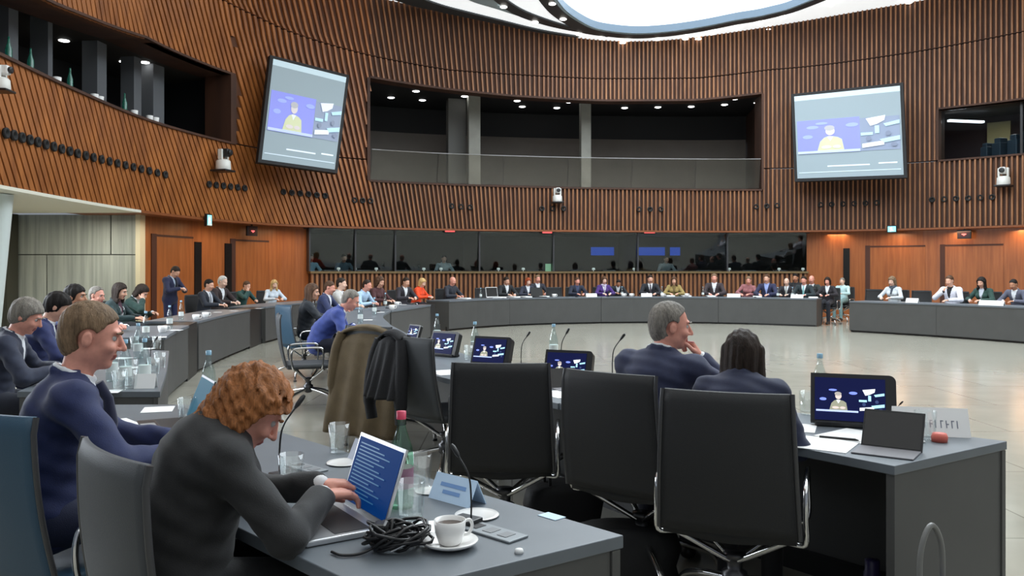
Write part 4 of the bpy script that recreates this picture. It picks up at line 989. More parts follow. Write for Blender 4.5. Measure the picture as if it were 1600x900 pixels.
# ------------------------------------------------------------------ the people at the near tables
NAVY, NAVY2, BLK = (34, 42, 78), (38, 46, 74), (24, 25, 26)
person((-.885, 2.205), (.85, .52), 'person with curly auburn hair in a black jacket typing on the silver laptop', lod=.0055, female=True, lean=15, drop=.085, pitch=40, yaw=-6, hair='auburn', style='curly', skin='pink', top=(31, 31, 32), shirt=(230, 230, 230), trousers=(20, 20, 22), vneck=False, girth=1.12, shw=.17, scale=.88,
       hl=(-.02, .44, .822), hr=(.13, .40, .822), hdl=((.25, .95, -.06), (0, .1, 1), (.3, .45, .35)), hdr=((-.15, .98, -.06), (0, .1, 1), (.28, .4, .35)))
person((-1.57, 2.82), (.86, .5), 'person with short-cropped hair in a navy suit, in profile at the left edge', lod=.0055, lean=9, pitch=12, yaw=-8, hair='sandy', style='short', skin='pink', top=(30, 40, 82), trousers=(28, 34, 62), tie=(30, 34, 60), hl=(-.12, .42, .815), hr=(.22, .42, .815), scale=.95)
person((.645, 3.86), (.38, .92), 'greying person in a navy suit resting the chin on one hand', lod=.0055, lean=12, side=4, twist=-14, pitch=6, yaw=-62, hair='grey', style='receding', skin='pink', top=(42, 48, 76), trousers=(30, 34, 52), tie=(50, 30, 50),
       hl=(-.05, .45, .815), hr=(.215, .20, 1.03), hdr=((-.55, .0, .85), (.8, .35, .3), (.9, 1.0, .7)), pole=((-.55, -.35, -1), (.75, .5, -.6)), scale=.925, drop=.02)
person((.905, 3.34), (.40, .92), 'person with long dark brown hair in a dark jacket, seen from behind', lod=.0065, female=True, lean=17, pitch=17, yaw=4, hair='dark', style='long', skin='fair', top=(34, 40, 66), shirt=(34, 40, 66), trousers=(20, 20, 24), hl=(-.10, .42, .815), hr=(.19, .38, .815), pole=((-.6, -.3, -1), (.45, -.35, -1)), scale=.85, drop=.07)
# ------------------------------------------------------------------ everyone else round the tables
def seated(px, ytop, Y, face, txt, sc=None, chair_m=None, ctxt=None, cback=.25, **k):
    f = np.array(face, float); f /= np.hypot(*f)
    L, ph = math.radians(k.get('lean', 8)), math.radians(k.get('pitch', 12))
    fx = .54*math.sin(L)+.115*math.sin(ph)*.5+.03
    X = (px-800)*Y/F; zt = CAMZ-(ytop-HY)*Y/F
    if sc is None: sc = min(1.08, max(.85, (zt-.625)/(.517*math.cos(L)+.232*math.cos(ph))))
    p = (X-f[0]*fx*sc, Y-f[1]*fx*sc)
    b = person(p, tuple(f), txt, scale=sc, **k)
    if chair_m is not False:
        chair(chair_m or chair_black, p[0]-f[0]*cback, p[1]-f[1]*cback, f[0], f[1], ctxt or 'chair of '+' '.join(txt.split()[:13]))
    return b
MID, FAR = .010, .014
W_ = (228, 230, 233)
# left outer row, from near to far
seated(38, 470, 5.3, (.93, .36), 'grey-haired person in a dark pinstriped navy suit, leftmost in the outer row', lod=MID, lean=16, pitch=26, yaw=-10, hair='grey', style='thick', skin='pink', top=(40, 46, 66), trousers=(30, 34, 48), chair_m=False)
seated(86, 460, 6.6, (.93, .36), 'dark-haired person in navy looking down, second in the left outer row', lod=MID, lean=14, pitch=28, hair='black', style='thick', skin='fair', top=(34, 44, 92), tie=(70, 50, 80), trousers=(28, 32, 50), chair_m=chair_slate)
seated(118, 447, 8.0, (.92, .3), 'bearded person with dark hair and a blue suit in the left outer row', lod=MID, lean=8, pitch=4, yaw=-14, hair='black', style='thick', skin='tan', beard='dark', top=(34, 50, 100), trousers=(28, 34, 60))
seated(151, 449, 9.7, (.9, -.1), 'red-faced person with short grey hair in a purple-navy suit, left outer row', lod=MID, lean=10, pitch=10, yaw=-5, hair='grey', style='receding', skin='pink', top=(44, 42, 66), tie=(90, 50, 90), trousers=(30, 30, 44))
seated(186, 444, 11.4, (.9, .0), 'person with long dark hair, dark green jacket and white lanyard, left outer row', lod=MID, female=True, lean=10, pitch=16, hair='dark', style='long', skin='fair', top=(24, 48, 50), shirt=(70, 34, 50), lanyard=(220, 220, 220), trousers=(24, 24, 28))
seated(219, 447, 12.7, (.9, .0), 'brown-haired person bent over the table, hand at the brow, left outer row', lod=MID, female=True, lean=20, pitch=38, hair='dark', style='bob', skin='fair', top=(20, 52, 46), trousers=(24, 24, 28), hr=(.08, .33, 1.02), hdr=((-.3, -.1, .9), (.5, .8, 0), (.5, .5, .4)), pole=((-.5, -.3, -1), (.7, .5, -.6)))
person((-7.05, 17.15), (.95, -.25), 'person in a dark blue suit standing by the left doors, head bowed over a phone', lod=FAR, stand=True, lean=4, pitch=38, hair='dark', style='short', skin='fair', top=(28, 34, 66), shirt=(190, 205, 225), tie=(20, 24, 40), trousers=(26, 32, 70), hl=(-.06, .30, 1.15), hr=(.08, .30, 1.16), scale=.95)
seated(326, 437, 16.0, (.97, -.2), 'dark-haired person in a black suit with a pale tie in front of the left doors', lod=FAR, lean=8, pitch=14, hair='black', style='short', top=(26, 32, 44), tie=(190, 195, 205), trousers=(24, 26, 32))
seated(347, 432, 17.3, (.95, -.3), 'white-haired person looking down beside the dark tall slot', lod=FAR, lean=8, pitch=20, hair='white', style='receding', skin='pale', top=(40, 24, 24), trousers=(24, 24, 28))
seated(385, 444, 18.4, (.9, -.4), 'person in dark teal resting the head on one hand near the left wall', lod=FAR, lean=16, pitch=20, hair='brown', style='short', top=(30, 70, 66), jacket=False, trousers=(24, 26, 30), hr=(.07, .30, 1.00), hdr=((-.3, -.1, .9), (.5, .8, 0), (.6, .6, .4)))
seated(428, 440, 19.6, (.7, -.7), 'blonde long-haired person in a white top at the far end of the left row', lod=FAR, female=True, lean=12, pitch=18, hair='blonde', style='long', skin='pale', top=(205, 215, 225), jacket=False, trousers=(30, 32, 40))
# left side of the inner ring
seated(487, 445, 11.4, (.96, .2), 'person with long brown hair and a dark jacket in the tall blue-grey chair', lod=MID, female=True, lean=6, pitch=10, yaw=-10, hair='brown', style='long', skin='fair', top=(24, 30, 38), trousers=(22, 24, 30), chair_m=False)
seated(546, 468, 9.5, (.95, .15), 'grey-haired person in a bright blue jacket bent forward on the ring', lod=MID, lean=34, pitch=30, hair='grey', style='receding', skin='pink', top=(52, 70, 140), trousers=(28, 32, 50), chair_m=False, sc=.95)
seated(514, 440, 14.0, (.95, -.1), 'brown-haired person in a navy suit and white shirt between the ring chairs', lod=FAR, lean=8, pitch=16, hair='brown', style='short', skin='pink', top=(36, 46, 84), trousers=(28, 30, 40))
seated(533, 435, 15.6, (.95, -.1), 'person with pale jacket and dark tie sitting upright, left of the ring', lod=FAR, lean=3, pitch=6, hair='dark', style='short', skin='pale', top=(190, 188, 184), tie=(60, 24, 30), trousers=(28, 30, 40))
seated(573, 438, 16.8, (.9, -.3), 'person in a light blue shirt leaning over the left ring desk', lod=FAR, lean=22, pitch=18, hair='dark', style='receding', skin='pink', top=(172, 200, 225), jacket=False, trousers=(28, 30, 40))
seated(593, 433, 18.4, (.85, -.45), 'brown-haired person in a dark red top behind the light blue shirt', lod=FAR, female=True, lean=10, pitch=16, hair='brown', style='bob', skin='fair', top=(70, 32, 34), jacket=False, trousers=(28, 30, 40))
seated(634, 434, 20.2, (.75, -.65), 'person in a dark suit and pale shirt at the left corner of the far desks', lod=FAR, lean=14, pitch=18, hair='dark', style='short', skin='fair', top=(40, 36, 44), trousers=(28, 30, 40))
seated(659, 436, 21.1, (.92, -.35), 'person in a vivid orange jacket with blonde hair at the left of the far desks', lod=FAR, female=True, lean=14, pitch=22, hair='blonde', style='bob', skin='pale', top=(232, 72, 20), shirt=(232, 72, 20), vneck=False, trousers=(28, 30, 40))
# far row: behind the desk curve
def behind(px, inner, off):
    p = np.array(inner); n = np.array(norms([tuple(q) for q in p], 1)); q = p+n*off; w = 800+F*q[:, 0]/q[:, 1]
    i = int(np.argmin(abs(w-px))); return q[i], -n[i]
def far(px, ytop, txt, off=1.02, **k):
    q, f = behind(px, AIN, off); k.setdefault('lod', FAR)
    return seated(px, ytop, float(q[1])-.1, tuple(f), txt, **k)
far(707, 433, 'bald person in a wide dark suit at the left end of the far row', lean=12, pitch=14, hair='grey', style='bald', skin='pink', top=(36, 40, 50), girth=1.18, shirt=(40, 44, 54), trousers=(28, 30, 40))
far(792, 433, 'person with short dark hair and a black suit, head tilted, behind the white laptop lid', lean=10, pitch=20, roll=10, hair='dark', style='short', skin='fair', top=(24, 28, 32), trousers=(28, 30, 40))
far(825, 435, 'red-haired person with a white collar in the far row', female=True, lean=12, pitch=14, hair='red', style='bob', skin='pale', top=(40, 44, 60), trousers=(28, 30, 40))
far(840, 430, 'grey-haired person in the second row just right of the red-haired one', off=1.75, lean=4, pitch=8, hair='sandy', style='short', skin='pink', top=(40, 42, 52), trousers=(28, 30, 40))
far(902, 434, 'person in a dark navy suit left of the one in purple, far row', lean=8, pitch=12, hair='brown', style='short', skin='pink', top=(30, 36, 54), shirt=(60, 70, 100), trousers=(28, 30, 40))
far(944, 433, 'person in a purple jacket and white scarf in the far row', female=True, lean=8, pitch=10, hair='brown', style='bob', skin='pale', top=(66, 36, 110), scarf=(200, 190, 215), trousers=(28, 30, 40))
far(966, 441, 'dark-clad person leaning low at the right of the one in purple', off=1.75, lean=24, pitch=30, hair='black', style='short', skin='tan', top=(28, 34, 42), trousers=(28, 30, 40))
far(1016, 430, 'dark-haired person in a black suit left of the one in mustard', lean=8, pitch=14, hair='dark', style='short', skin='fair', top=(24, 26, 34), tie=(60, 50, 60), trousers=(28, 30, 40))
far(1053, 433, 'long-haired person in a mustard yellow jacket in the far row', female=True, lean=12, pitch=14, hair='brown', style='long', skin='fair', top=(150, 130, 76), shirt=(120, 100, 60), trousers=(28, 30, 40))
far(1116, 428, 'person in a dark jacket over a white shirt at the middle of the far row', lean=4, pitch=8, hair='sandy', style='short', skin='pink', top=(52, 42, 46), trousers=(28, 30, 40))
far(1166, 432, 'person with brown hair and a dusky pink top bending sideways in the far row', female=True, lean=12, side=-8, pitch=16, hair='sandy', style='short', skin='pink', top=(150, 96, 98), jacket=False, trousers=(28, 30, 40))
far(1198, 429, 'person in a navy suit with blue shirt right of the dusky pink top', lean=6, pitch=10, hair='brown', style='short', skin='fair', top=(34, 38, 70), shirt=(150, 165, 215), trousers=(28, 30, 40))
far(1229, 435, 'balding person in a dark suit and grey tie, far row right end', lean=8, pitch=8, hair='grey', style='bald', skin='pale', top=(34, 32, 38), tie=(150, 150, 140), trousers=(28, 30, 40))
far(1243, 428, 'dark-haired person in black in the second row near the right end', off=2.8, lean=6, pitch=10, hair='black', style='short', skin='tan', top=(20, 22, 26), shirt=(40, 40, 44), trousers=(28, 30, 40))
far(1256, 432, 'person with dark hair and a teal tie right of the balding one', lean=8, pitch=12, hair='dark', style='short', skin='pink', top=(26, 40, 44), tie=(120, 180, 180), trousers=(28, 30, 40))
far(1268, 431, 'pink-faced bald person with an open white collar, far row right end', off=1.95, lean=8, pitch=4, hair='white', style='bald', skin='pink', top=(40, 46, 42), trousers=(28, 30, 40))
seated(1293, 434, 22.9, (-.6, -.8), 'red-faced person in black with dark hair at the far row corner', lod=FAR, lean=8, pitch=10, hair='dark', style='bob', female=True, skin='pink', top=(30, 24, 30), trousers=(28, 30, 40))
seated(1316, 437, 24.4, (-.7, -.7), 'person in a pale aqua shirt beside the gap between the far desks', lod=FAR, lean=2, pitch=6, hair='grey', style='short', skin='pale', top=(190, 220, 222), jacket=False, trousers=(120, 150, 150))
# right-hand desks
def rightrow(px, ytop, txt, off=1.2, **k):
    q, f = behind(px, smooth_curve(BIN, 8), off); return seated(px, ytop, float(q[1])-.1, tuple(f), txt, **k)
seated(1394, 433, 20.4, (-.8, -.6), 'blonde person in a patterned white top at the right-hand desks', lod=FAR, female=True, lean=8, pitch=12, hair='sandy', style='bob', skin='pale', top=(196, 202, 206), jacket=False, scarf=(70, 80, 92), trousers=(28, 30, 40))
seated(1484, 431, 18.7, (-.82, -.55), 'dark-haired person in a white jacket at the right-hand desks', lod=FAR, lean=8, pitch=14, hair='brown', style='short', skin='fair', top=(222, 222, 232), shirt=(24, 24, 30), trousers=(28, 30, 40), hr=(.05, .30, 1.0), hdr=((-.3, -.1, .9), (.5, .8, 0), (.7, .8, .5)))
rightrow(1534, 434, 'person with long black hair and a dark green jacket at the right-hand desks', lod=FAR, female=True, lean=10, pitch=16, hair='black', style='long', skin='fair', top=(30, 62, 54), shirt=(200, 205, 215), trousers=(28, 30, 40))
rightrow(1584, 437, 'dark-haired person in a grey suit at the right photo edge', lod=FAR, lean=16, pitch=20, hair='black', style='short', skin='tan', top=(86, 88, 104), trousers=(50, 52, 60))
# empty chairs whose backs show between the people
for px, txt in ((752, 'empty black swivel chair right of the bald person in the wide suit'), (868, 'empty black swivel chair right of the second-row person behind the far desk')):
    q, f = behind(px, AIN, 1.25); chair(chair_black, q[0], q[1], f[0], f[1], txt)
for px, Y, txt in ((1440, 19.75, 'empty black swivel chair between the patterned white top and the white jacket'), (1366, 21.2, 'empty black swivel chair at the left end of the right-hand desks')):
    chair(chair_black, (px-800)*Y/F, Y, -.82, -.57, txt)
# ------------------------------------------------------------------ things on the tables
TZ = .7405
BGLS = glass_mat('bottle_glass', .12, (.88, .95, .95), .05, False); BGRN = glass_mat('green_bottle_glass', .12, (.62, .86, .72), .05, False); TUM = glass_mat('tumbler_glass', .12, (.96, .98, .98), .05, False)
CHINA = mat('china', (.86, .85, .83), .18, coat=.3); PINK = mat('pink_label', sRGB(214, 70, 100), .5); TEALS = mat('laptop_teal', sRGB(10, 60, 78), .6, spec=.08, emit=.4, ecol=sRGB(20, 110, 140))
INK = mat('print_ink', (.20, .22, .28), .7)
def TP(px, py, z=TZ): return P(px, py, z)
def proto(fn, cat):
    o = fn(); o['category'] = cat; return o
def mk_bottle(m, pink=False):
    r = empty('water_bottle')
    MB().lathe([(0, .002), (.033, 0), (.036, .01), (.036, .15), (.032, .18), (.017, .225), (.013, .24), (.013, .262)], 16).build('bottle_body', m, r)
    MB().lathe([(.0145, .262), (.0145, .285), (0, .286)], 12).build('cap', PINK if pink else mat('cap_blue', (.25, .45, .6), .4), r)
    MB().lathe([(.0365, .06), (.0365, .12)], 16).build('paper_label', mat('label_pale', (.70, .76, .74), .6) if not pink else mat('label_mauve', sRGB(150, 110, 130), .6), r)
    return r
bottle = proto(lambda: mk_bottle(BGLS), 'bottle'); gbottle = proto(lambda: mk_bottle(BGRN, True), 'bottle')
tumbler = proto(lambda: MB().lathe([(0, 0), (.030, 0), (.034, .01), (.038, .105), (.035, .105), (.031, .014), (0, .014)], 16).build('drinking_glass', TUM), 'glass')
saucer = proto(lambda: MB().lathe([(0, 0), (.04, 0), (.068, .012), (.073, .018), (.070, .020), (.045, .007), (0, .006)], 28).build('saucer', CHINA), 'saucer')
def mk_cup():
    r = empty('coffee_cup')
    MB().lathe([(0, 0), (.024, 0), (.030, .006), (.038, .03), (.041, .062), (.0385, .062), (.035, .03), (.024, .010), (0, .009)], 24).build('cup_bowl', CHINA, r)
    MB().tube(smooth_curve([(.036, 0, .052), (.055, 0, .054), (.062, 0, .038), (.052, 0, .020), (.034, 0, .018)], 5), .0045, 8).build('handle', CHINA, r)
    MB().lathe([(0, .05), (.037, .05)], 20).build('coffee', mat('coffee', (.05, .025, .012), .2), r)
    return r
cup = proto(mk_cup, 'cup')
plate = proto(lambda: MB().lathe([(0, 0), (.05, 0), (.062, .004), (.060, .006), (.048, .004), (0, .004)], 24).build('small_plate', CHINA), 'plate')
def mk_paper(w=.21, h=.297, t=.002):
    return MB().box((0, 0, t/2), (w, h, t)).build('paper_sheet', PAPER)
paper = proto(mk_paper, 'paper')
def mk_stack():
    r = empty('paper_stack')
    for i in range(4):
        a = (i*37 % 7-3)*.02; MB().box((i*.003, -i*.002, .002+i*.0042), (.21, .297, .004), Matrix.Rotation(a, 3, 'Z')).build('sheet', PAPER, r)
    return r
stack = proto(mk_stack, 'papers')
def tent(w, h, m, ink, lines=True):
    r = empty('name_card'); d = h*.5
    b = MB(); th = .002
    b.add([(-w/2, d, 0), (w/2, d, 0), (w/2, 0, h), (-w/2, 0, h), (-w/2, d-.004, 0), (w/2, d-.004, 0), (w/2, 0, h-.006), (-w/2, 0, h-.006)], [(0, 1, 2, 3), (7, 6, 5, 4), (0, 4, 5, 1), (0, 3, 7, 4), (1, 5, 6, 2)])
    b.add([(-w/2, -d, 0), (w/2, -d, 0), (w/2, 0, h), (-w/2, 0, h), (-w/2, -d+.004, 0), (w/2, -d+.004, 0), (w/2, 0, h-.006), (-w/2, 0, h-.006)], [(3, 2, 1, 0), (4, 5, 6, 7), (1, 5, 4, 0), (4, 7, 3, 0), (2, 6, 5, 1)])
    b.build('folded_card', m, r)
    if ink:
        q = MB()
        for z, ww in ((.62, .62), (.36, .42)):
            for sy in (-1,):
                y0 = sy*d*(1-z+.07); y1 = sy*d*(1-z-.07)
                o = .0012; q.add([(-ww*w/2, y0*1.0-o, h*(z-.07)), (ww*w/2, y0-o, h*(z-.07)), (ww*w/2, y1-o, h*(z+.07)), (-ww*w/2, y1-o, h*(z+.07))], [(0, 1, 2, 3)])
        q.build('printed_lines', ink, r)
    return r
card = proto(lambda: tent(.24, .085, PAPER, None), 'name card')
def mk_mic():
    r = empty('gooseneck_microphone')
    MB().rbox((0, 0, .014), (.10, .12, .028), .006).build('base', BLACK, r)
    c = smooth_curve([(0, .03, .028), (0, .03, .12), (0, .015, .22), (0, -.045, .30)], 6)
    MB().tube(c, .0042, 6).build('gooseneck', BLACK, r)
    MB().tube([(0, -.040, .294), (0, -.052, .308), (0, -.075, .335), (0, -.085, .345)], [.006, .011, .011, .006], 10).build('microphone_head', BLACK, r)
    return r
mic = proto(mk_mic, 'microphone')
DISP = mat('monitor_navy', sRGB(14, 17, 44), .5, spec=.12, emit=.55, ecol=sRGB(22, 30, 84))
def mk_monitor():
    """built-in desk monitor leaning back: faces -y, hinge line at the origin"""
    r = empty('desk_monitor'); w, h = .36, .245; a = math.radians(18)
    M = Matrix.Rotation(-a, 3, 'X'); up = M @ Vector((0, 0, 1)); bk = M @ Vector((0, 1, 0))
    b = MB(); n = 8; pr = [(-w/2, .02), (-w/2, h), (w/2-.03, h)]+[(w/2-.03+.03*math.sin(t), h-.03+.03*math.cos(t)) for t in np.linspace(0, math.pi/2, n)][1:]+[(w/2, .02)]
    vs = [Vector((x, 0, 0))+up*z for x, z in pr]+[Vector((x, 0, 0))+up*z*(.97)+bk*.05 for x, z in pr]; N = len(pr)
    b.add(vs, [tuple(range(N-1, -1, -1)), tuple(range(N, 2*N))]+[(i, (i+1) % N, N+(i+1) % N, N+i) for i in range(N)]); b.build('housing', BLACK, r)
    q = [Vector((x, -.001, 0))+up*z-bk*.001 for x, z in ((-w/2+.018, h-.02), (w/2-.045, h-.02), (w/2-.045, .03), (-w/2+.018, .03))]
    s = MB(); quad_box(s, q, .0, .002); s.build('display', DISP, r)
    picture('video_picture', q, video(.22, .80, False), r, .9, .0012, 'desk')
    MB().rbox((0, .045, .013), (w*.9, .10, .024), .005).build('foot', BLACK, r)
    return r
monitor = proto(mk_monitor, 'monitor')
def laptop_(name_m, scr, sitems, base_m, w=.305, d=.215, ang=108):
    """user sits at -y; screen hinge at +y"""
    r = empty('laptop')
    MB().rbox((0, 0, .009), (w, d, .016), .004).build('base', base_m, r)
    k = MB().box((0, .025, .0178), (w*.88, d*.46, .0012)); k.build('keyboard', mat('keys_dark', (.02, .02, .022), .5), r)
    MB().box((0, -.068, .0178), (w*.33, d*.28, .0010)).build('touchpad', mat('touchpad', (.35, .35, .36), .4), r)
    a = math.radians(ang-90); up = Vector((0, math.sin(a), math.cos(a))); h = d*.98; o = Vector((0, d/2, .016)); n = Vector((0, math.cos(a), -math.sin(a)))
    q = [o+Vector((x, 0, 0))+up*z for x, z in ((-w/2, h), (w/2, h), (w/2, 0), (-w/2, 0))]
    l = MB(); quad_box(l, q, -.007, 0); l.build('lid', base_m, r)
    q2 = [o+Vector((x, 0, 0))+up*z-n*.0005 for x, z in ((-w/2+.008, h-.010), (w/2-.008, h-.010), (w/2-.008, .014), (-w/2+.008, .014))]
    s = MB(); quad_box(s, q2, 0, .001); sc = s.build('display', scr, r)
    if sitems: picture('screen_content', q2, sitems, r, .35, .0012, 'lap')
    return r
SILV = mat('silver_alloy', (.62, .63, .65), .3, .7)
lines = [(rect(.06, .08+.055*i, .06+.80*(.55+.45*((i*7) % 5)/5), .098+.055*i), (.03, .16, .34)) for i in range(15)]
BLUE = mat('laptop_blue', sRGB(4, 40, 90), .6, spec=.08, emit=.42, ecol=sRGB(4, 64, 135))
# --- left foreground table
lp = laptop_('', BLUE, lines, SILV); lp['category'] = 'laptop'
lp['label'] = 'open silver laptop with a bright blue screen in front of the curly-haired person'
d_ = Vector((.83, .55)).normalized(); lp.location = (-.515, 2.29, TZ); lp.rotation_euler = (0, 0, facing(d_.x, d_.y))
lp2 = laptop_('', TEALS, None, STEEL, ang=112); lp2['category'] = 'laptop'; lp2['label'] = 'open laptop with a plain teal screen behind the curly hair'
lp2.location = (-1.56, 3.74, TZ); lp2.rotation_euler = (0, 0, facing(.86, .5))
place(gbottle, TP(627, 792), .5, 'green glass water bottle with a pink cap right of the silver laptop')
place(tumbler, TP(641, 815), 0, 'drinking glass in front of the green bottle', scale=1.1)
place(tumbler, TP(655, 765), 0, 'drinking glass behind the green bottle, beside a small plate')
place(tumbler, TP(455, 765), 0, 'drinking glass in front of the microphone behind the typing hands', scale=1.1)
place(tumbler, TP(530, 708), 0, 'drinking glass at the inner edge of the foreground table, left of the folded card')
place(plate, TP(655, 768.5), 0, 'small round white plate behind the green bottle') if False else None
place(plate, TP(745, 806), 0, 'small round white plate right of the curved microphone', scale=1.05)
place(plate, TP(538, 724), 0, 'small round white plate above the blue laptop screen')
place(plate, TP(672, 768), 0, 'small round white plate right of the green bottle', scale=.8)
place(saucer, TP(703, 854), 0, 'white saucer under the coffee cup, nearest on the foreground table', scale=1.0)
place(cup, TP(703, 854)+Vector((0, 0, .007)), 2.6-math.pi*.55-.4, 'white coffee cup on a saucer in the foreground')
t = tent(.18, .075, mat('card_blue', sRGB(196, 222, 248), .6), mat('card_print', sRGB(120, 160, 215), .6)); tag(t, 'pale blue folded name card on the foreground table, behind the curved microphone', 'name card'); t.location = TP(714, 782); t.rotation_euler = (0, 0, -.75)
t = tent(.19, .075, mat('card_lilac', sRGB(200, 206, 222), .6), None); tag(t, 'pale folded name card at the inner edge of the foreground table, behind the laptop', 'name card'); t.location = TP(578, 722); t.rotation_euler = (0, 0, -.8)
place(mic, TP(728, 818), -2.2, 'curved black gooseneck microphone on the foreground table by the plate', scale=.62)
place(mic, TP(447, 748), 2.3, 'black gooseneck microphone behind the typing hands on the foreground table', scale=.8)
SOCK = mat('socket_plate', sRGB(140, 146, 150), .4, .3)
def sockets(px, py, rz, txt, sc=1):
    r = empty('socket_plate', TP(px, py), rz, txt, 'socket plate'); r.scale = (sc,)*3
    MB().rbox((0, 0, .003), (.20, .075, .006), .002).build('plate', SOCK, r)
    for x in (-.055, 0, .055): MB().rbox((x, 0, .0068), (.032, .04, .0014), .0005).build('socket', BLACK if x < 0 else mat('socket_grey', (.2, .21, .22), .4), r)
    return r
sockets(768, 832, -.75, 'grey inset socket plate on the foreground table right of the coffee cup')
sockets(478, 732, -.75, 'grey inset socket plate behind the microphone on the foreground table', .9)
place(paper, TP(432, 777), -.5, 'blank white sheet beside the sleeve of the curly-haired person', scale=(.62, .45, 1))
place(paper, TP(668, 824), .2, 'white napkin between the cable bundle and the coffee cup', scale=(.6, .36, 1))
st = MB().rbox((0, 0, .0008), (.07, .045, .0016), .0005).build('sticker', mat('sticker_pale', sRGB(190, 214, 232), .5)); tag(st, 'small pale blue sticker on the right edge of the foreground table', 'sticker'); st.location = TP(862, 807); st.rotation_euler = (0, 0, -.8)
cs = MB().lathe([(0, 0), (.012, 0), (.010, .010), (0, .011)], 10).build('crumpled_scrap', PAPER); tag(cs, 'tiny white scrap near the front edge of the foreground table', 'scrap'); cs.location = TP(811, 864)
# coiled black cable
r = empty('cable_bundle', TP(622, 858), 0, 'tangled black cable bundle with a power plug on the foreground table', 'cable')
cb = []
for k in range(260):
    a = k*.34; q = .052+.020*math.sin(k*.41); cb.append((q*math.cos(a)*1.1+.012*math.sin(k*.9), q*math.sin(a)*.9, .006+.036*(.5+.5*math.sin(k*.23+a*.5))+.012*math.sin(k*.7)+.012))
MB().tube(cb, .0042, 6).build('coil', BLACK, r)
MB().tube(smooth_curve([(-.04, -.02, .02), (-.085, -.05, .006), (-.13, -.06, .005), (-.16, -.035, .005)], 6), .004, 6).build('loose_end', BLACK, r)
MB().rbox((-.045, .01, .035), (.035, .05, .06), .008).build('power_plug', BLACK, r)
MB().tube([(-.01, -.055, .012), (.03, -.045, .03)], .004, 6).build('metal_pin', CHROME, r)
# papers, notebook and phone in front of the short-haired person
place(stack, TP(156, 669), -.9, 'stack of white papers beside the teal laptop')
place(stack, TP(225, 690), -1.0, 'stack of white papers under the red notebook')
nb = MB().rbox((0, 0, .006), (.15, .055, .012), .003).build('red_notebook', mat('red_cover', sRGB(190, 40, 66), .5)); tag(nb, 'narrow red notebook lying on white papers in front of the navy suit', 'notebook'); nb.location = TP(222, 690)+Vector((0, 0, .021)); nb.rotation_euler = (0, 0, .1)
ph = MB().rbox((0, 0, .004), (.15, .07, .008), .003).build('smartphone', mat('phone_black', (.01, .01, .012), .12)); tag(ph, 'black phone lying between the papers and the teal laptop', 'phone'); ph.location = TP(200, 677); ph.rotation_euler = (0, 0, .3)
pn = MB().tube([(-.07, 0, .005), (.06, 0, .005), (.07, 0, .004)], [.0045, .0045, .001], 8).build('white_pen', WHITE); tag(pn, 'white pen lying behind the shoulder of the curly-haired person', 'pen'); pn.location = TP(262, 698); pn.rotation_euler = (0, 0, .25)
place(bottle, TP(326, 632), 0, 'clear water bottle behind the curly hair, beside the teal laptop')
place(tumbler, TP(292, 660), 0, 'drinking glass right of the teal laptop')
place(paper, TP(247, 640), .3, 'white sheet left of the top of the teal laptop', scale=(.7, .6, 1))
# --- second table with glasses and bottles
for i, (px, py, txt) in enumerate([(226, 600, 'clear bottle on the second left table, beside the standing white card'), (175, 596, 'clear bottle right of the short-haired person\'s face'), (196, 603, 'clear bottle between the two glasses on the second left table'), (216, 560, 'clear bottle left of the grey desk end'), (265, 513, 'clear bottle below the standing person'), (283, 500, 'clear bottle with a green tint right below the standing person\'s feet'), (228, 528, 'clear bottle in front of the person bent over the table'), (168, 548, 'pale blue bottle in front of the long-haired green jacket')]):
    place(bottle, TP(px, py), 0, txt)
for px, py, txt in [(204, 607, 'drinking glass left of the standing white card'), (186, 610, 'drinking glass beside the short-haired person\'s nose'), (240, 585, 'drinking glass right of the tall bottles on the second left table'), (205, 588, 'drinking glass behind the bottles on the second left table'), (250, 575, 'drinking glass at the inner edge of the second left table'), (245, 545, 'drinking glass at the near end of the grey desk'), (210, 545, 'drinking glass in front of the bearded person')]:
    place(tumbler, TP(px, py), 0, txt)
place(card, TP(228, 606), .1, 'small white standing card on the second left table, nearest its front edge', scale=(.5, .8, 1))
for px, py, rz, txt in [(170, 612, .2, 'white sheet at the near edge of the second left table'), (200, 575, .4, 'white sheet in the middle of the second left table'), (190, 560, -.2, 'white sheet in front of the bearded person'), (228, 545, .1, 'white sheet on the left desk in front of the red-faced person'), (250, 527, .3, 'white sheet on the grey left desk by the bottles'), (275, 516, 0., 'white sheet on the grey left desk below the standing person'), (340, 488, .2, 'white sheet in front of the black suit with a pale tie'), (365, 486, 0., 'white sheet in front of the white-haired person'), (405, 482, -.2, 'white sheet in front of the blonde person in white')]:
    place(paper, TP(px, py), rz, txt)
for px, py, txt in [(306, 500, 'white cup at the dark post of the left desk'), (321, 496, 'white cup right of the dark post on the left desk'), (254, 520, 'white cup on the near end of the grey left desk')]:
    place(cup, TP(px, py), .5, txt, scale=1.3)
place(mic, TP(238, 570), 1.2, 'gooseneck microphone on the second left table')
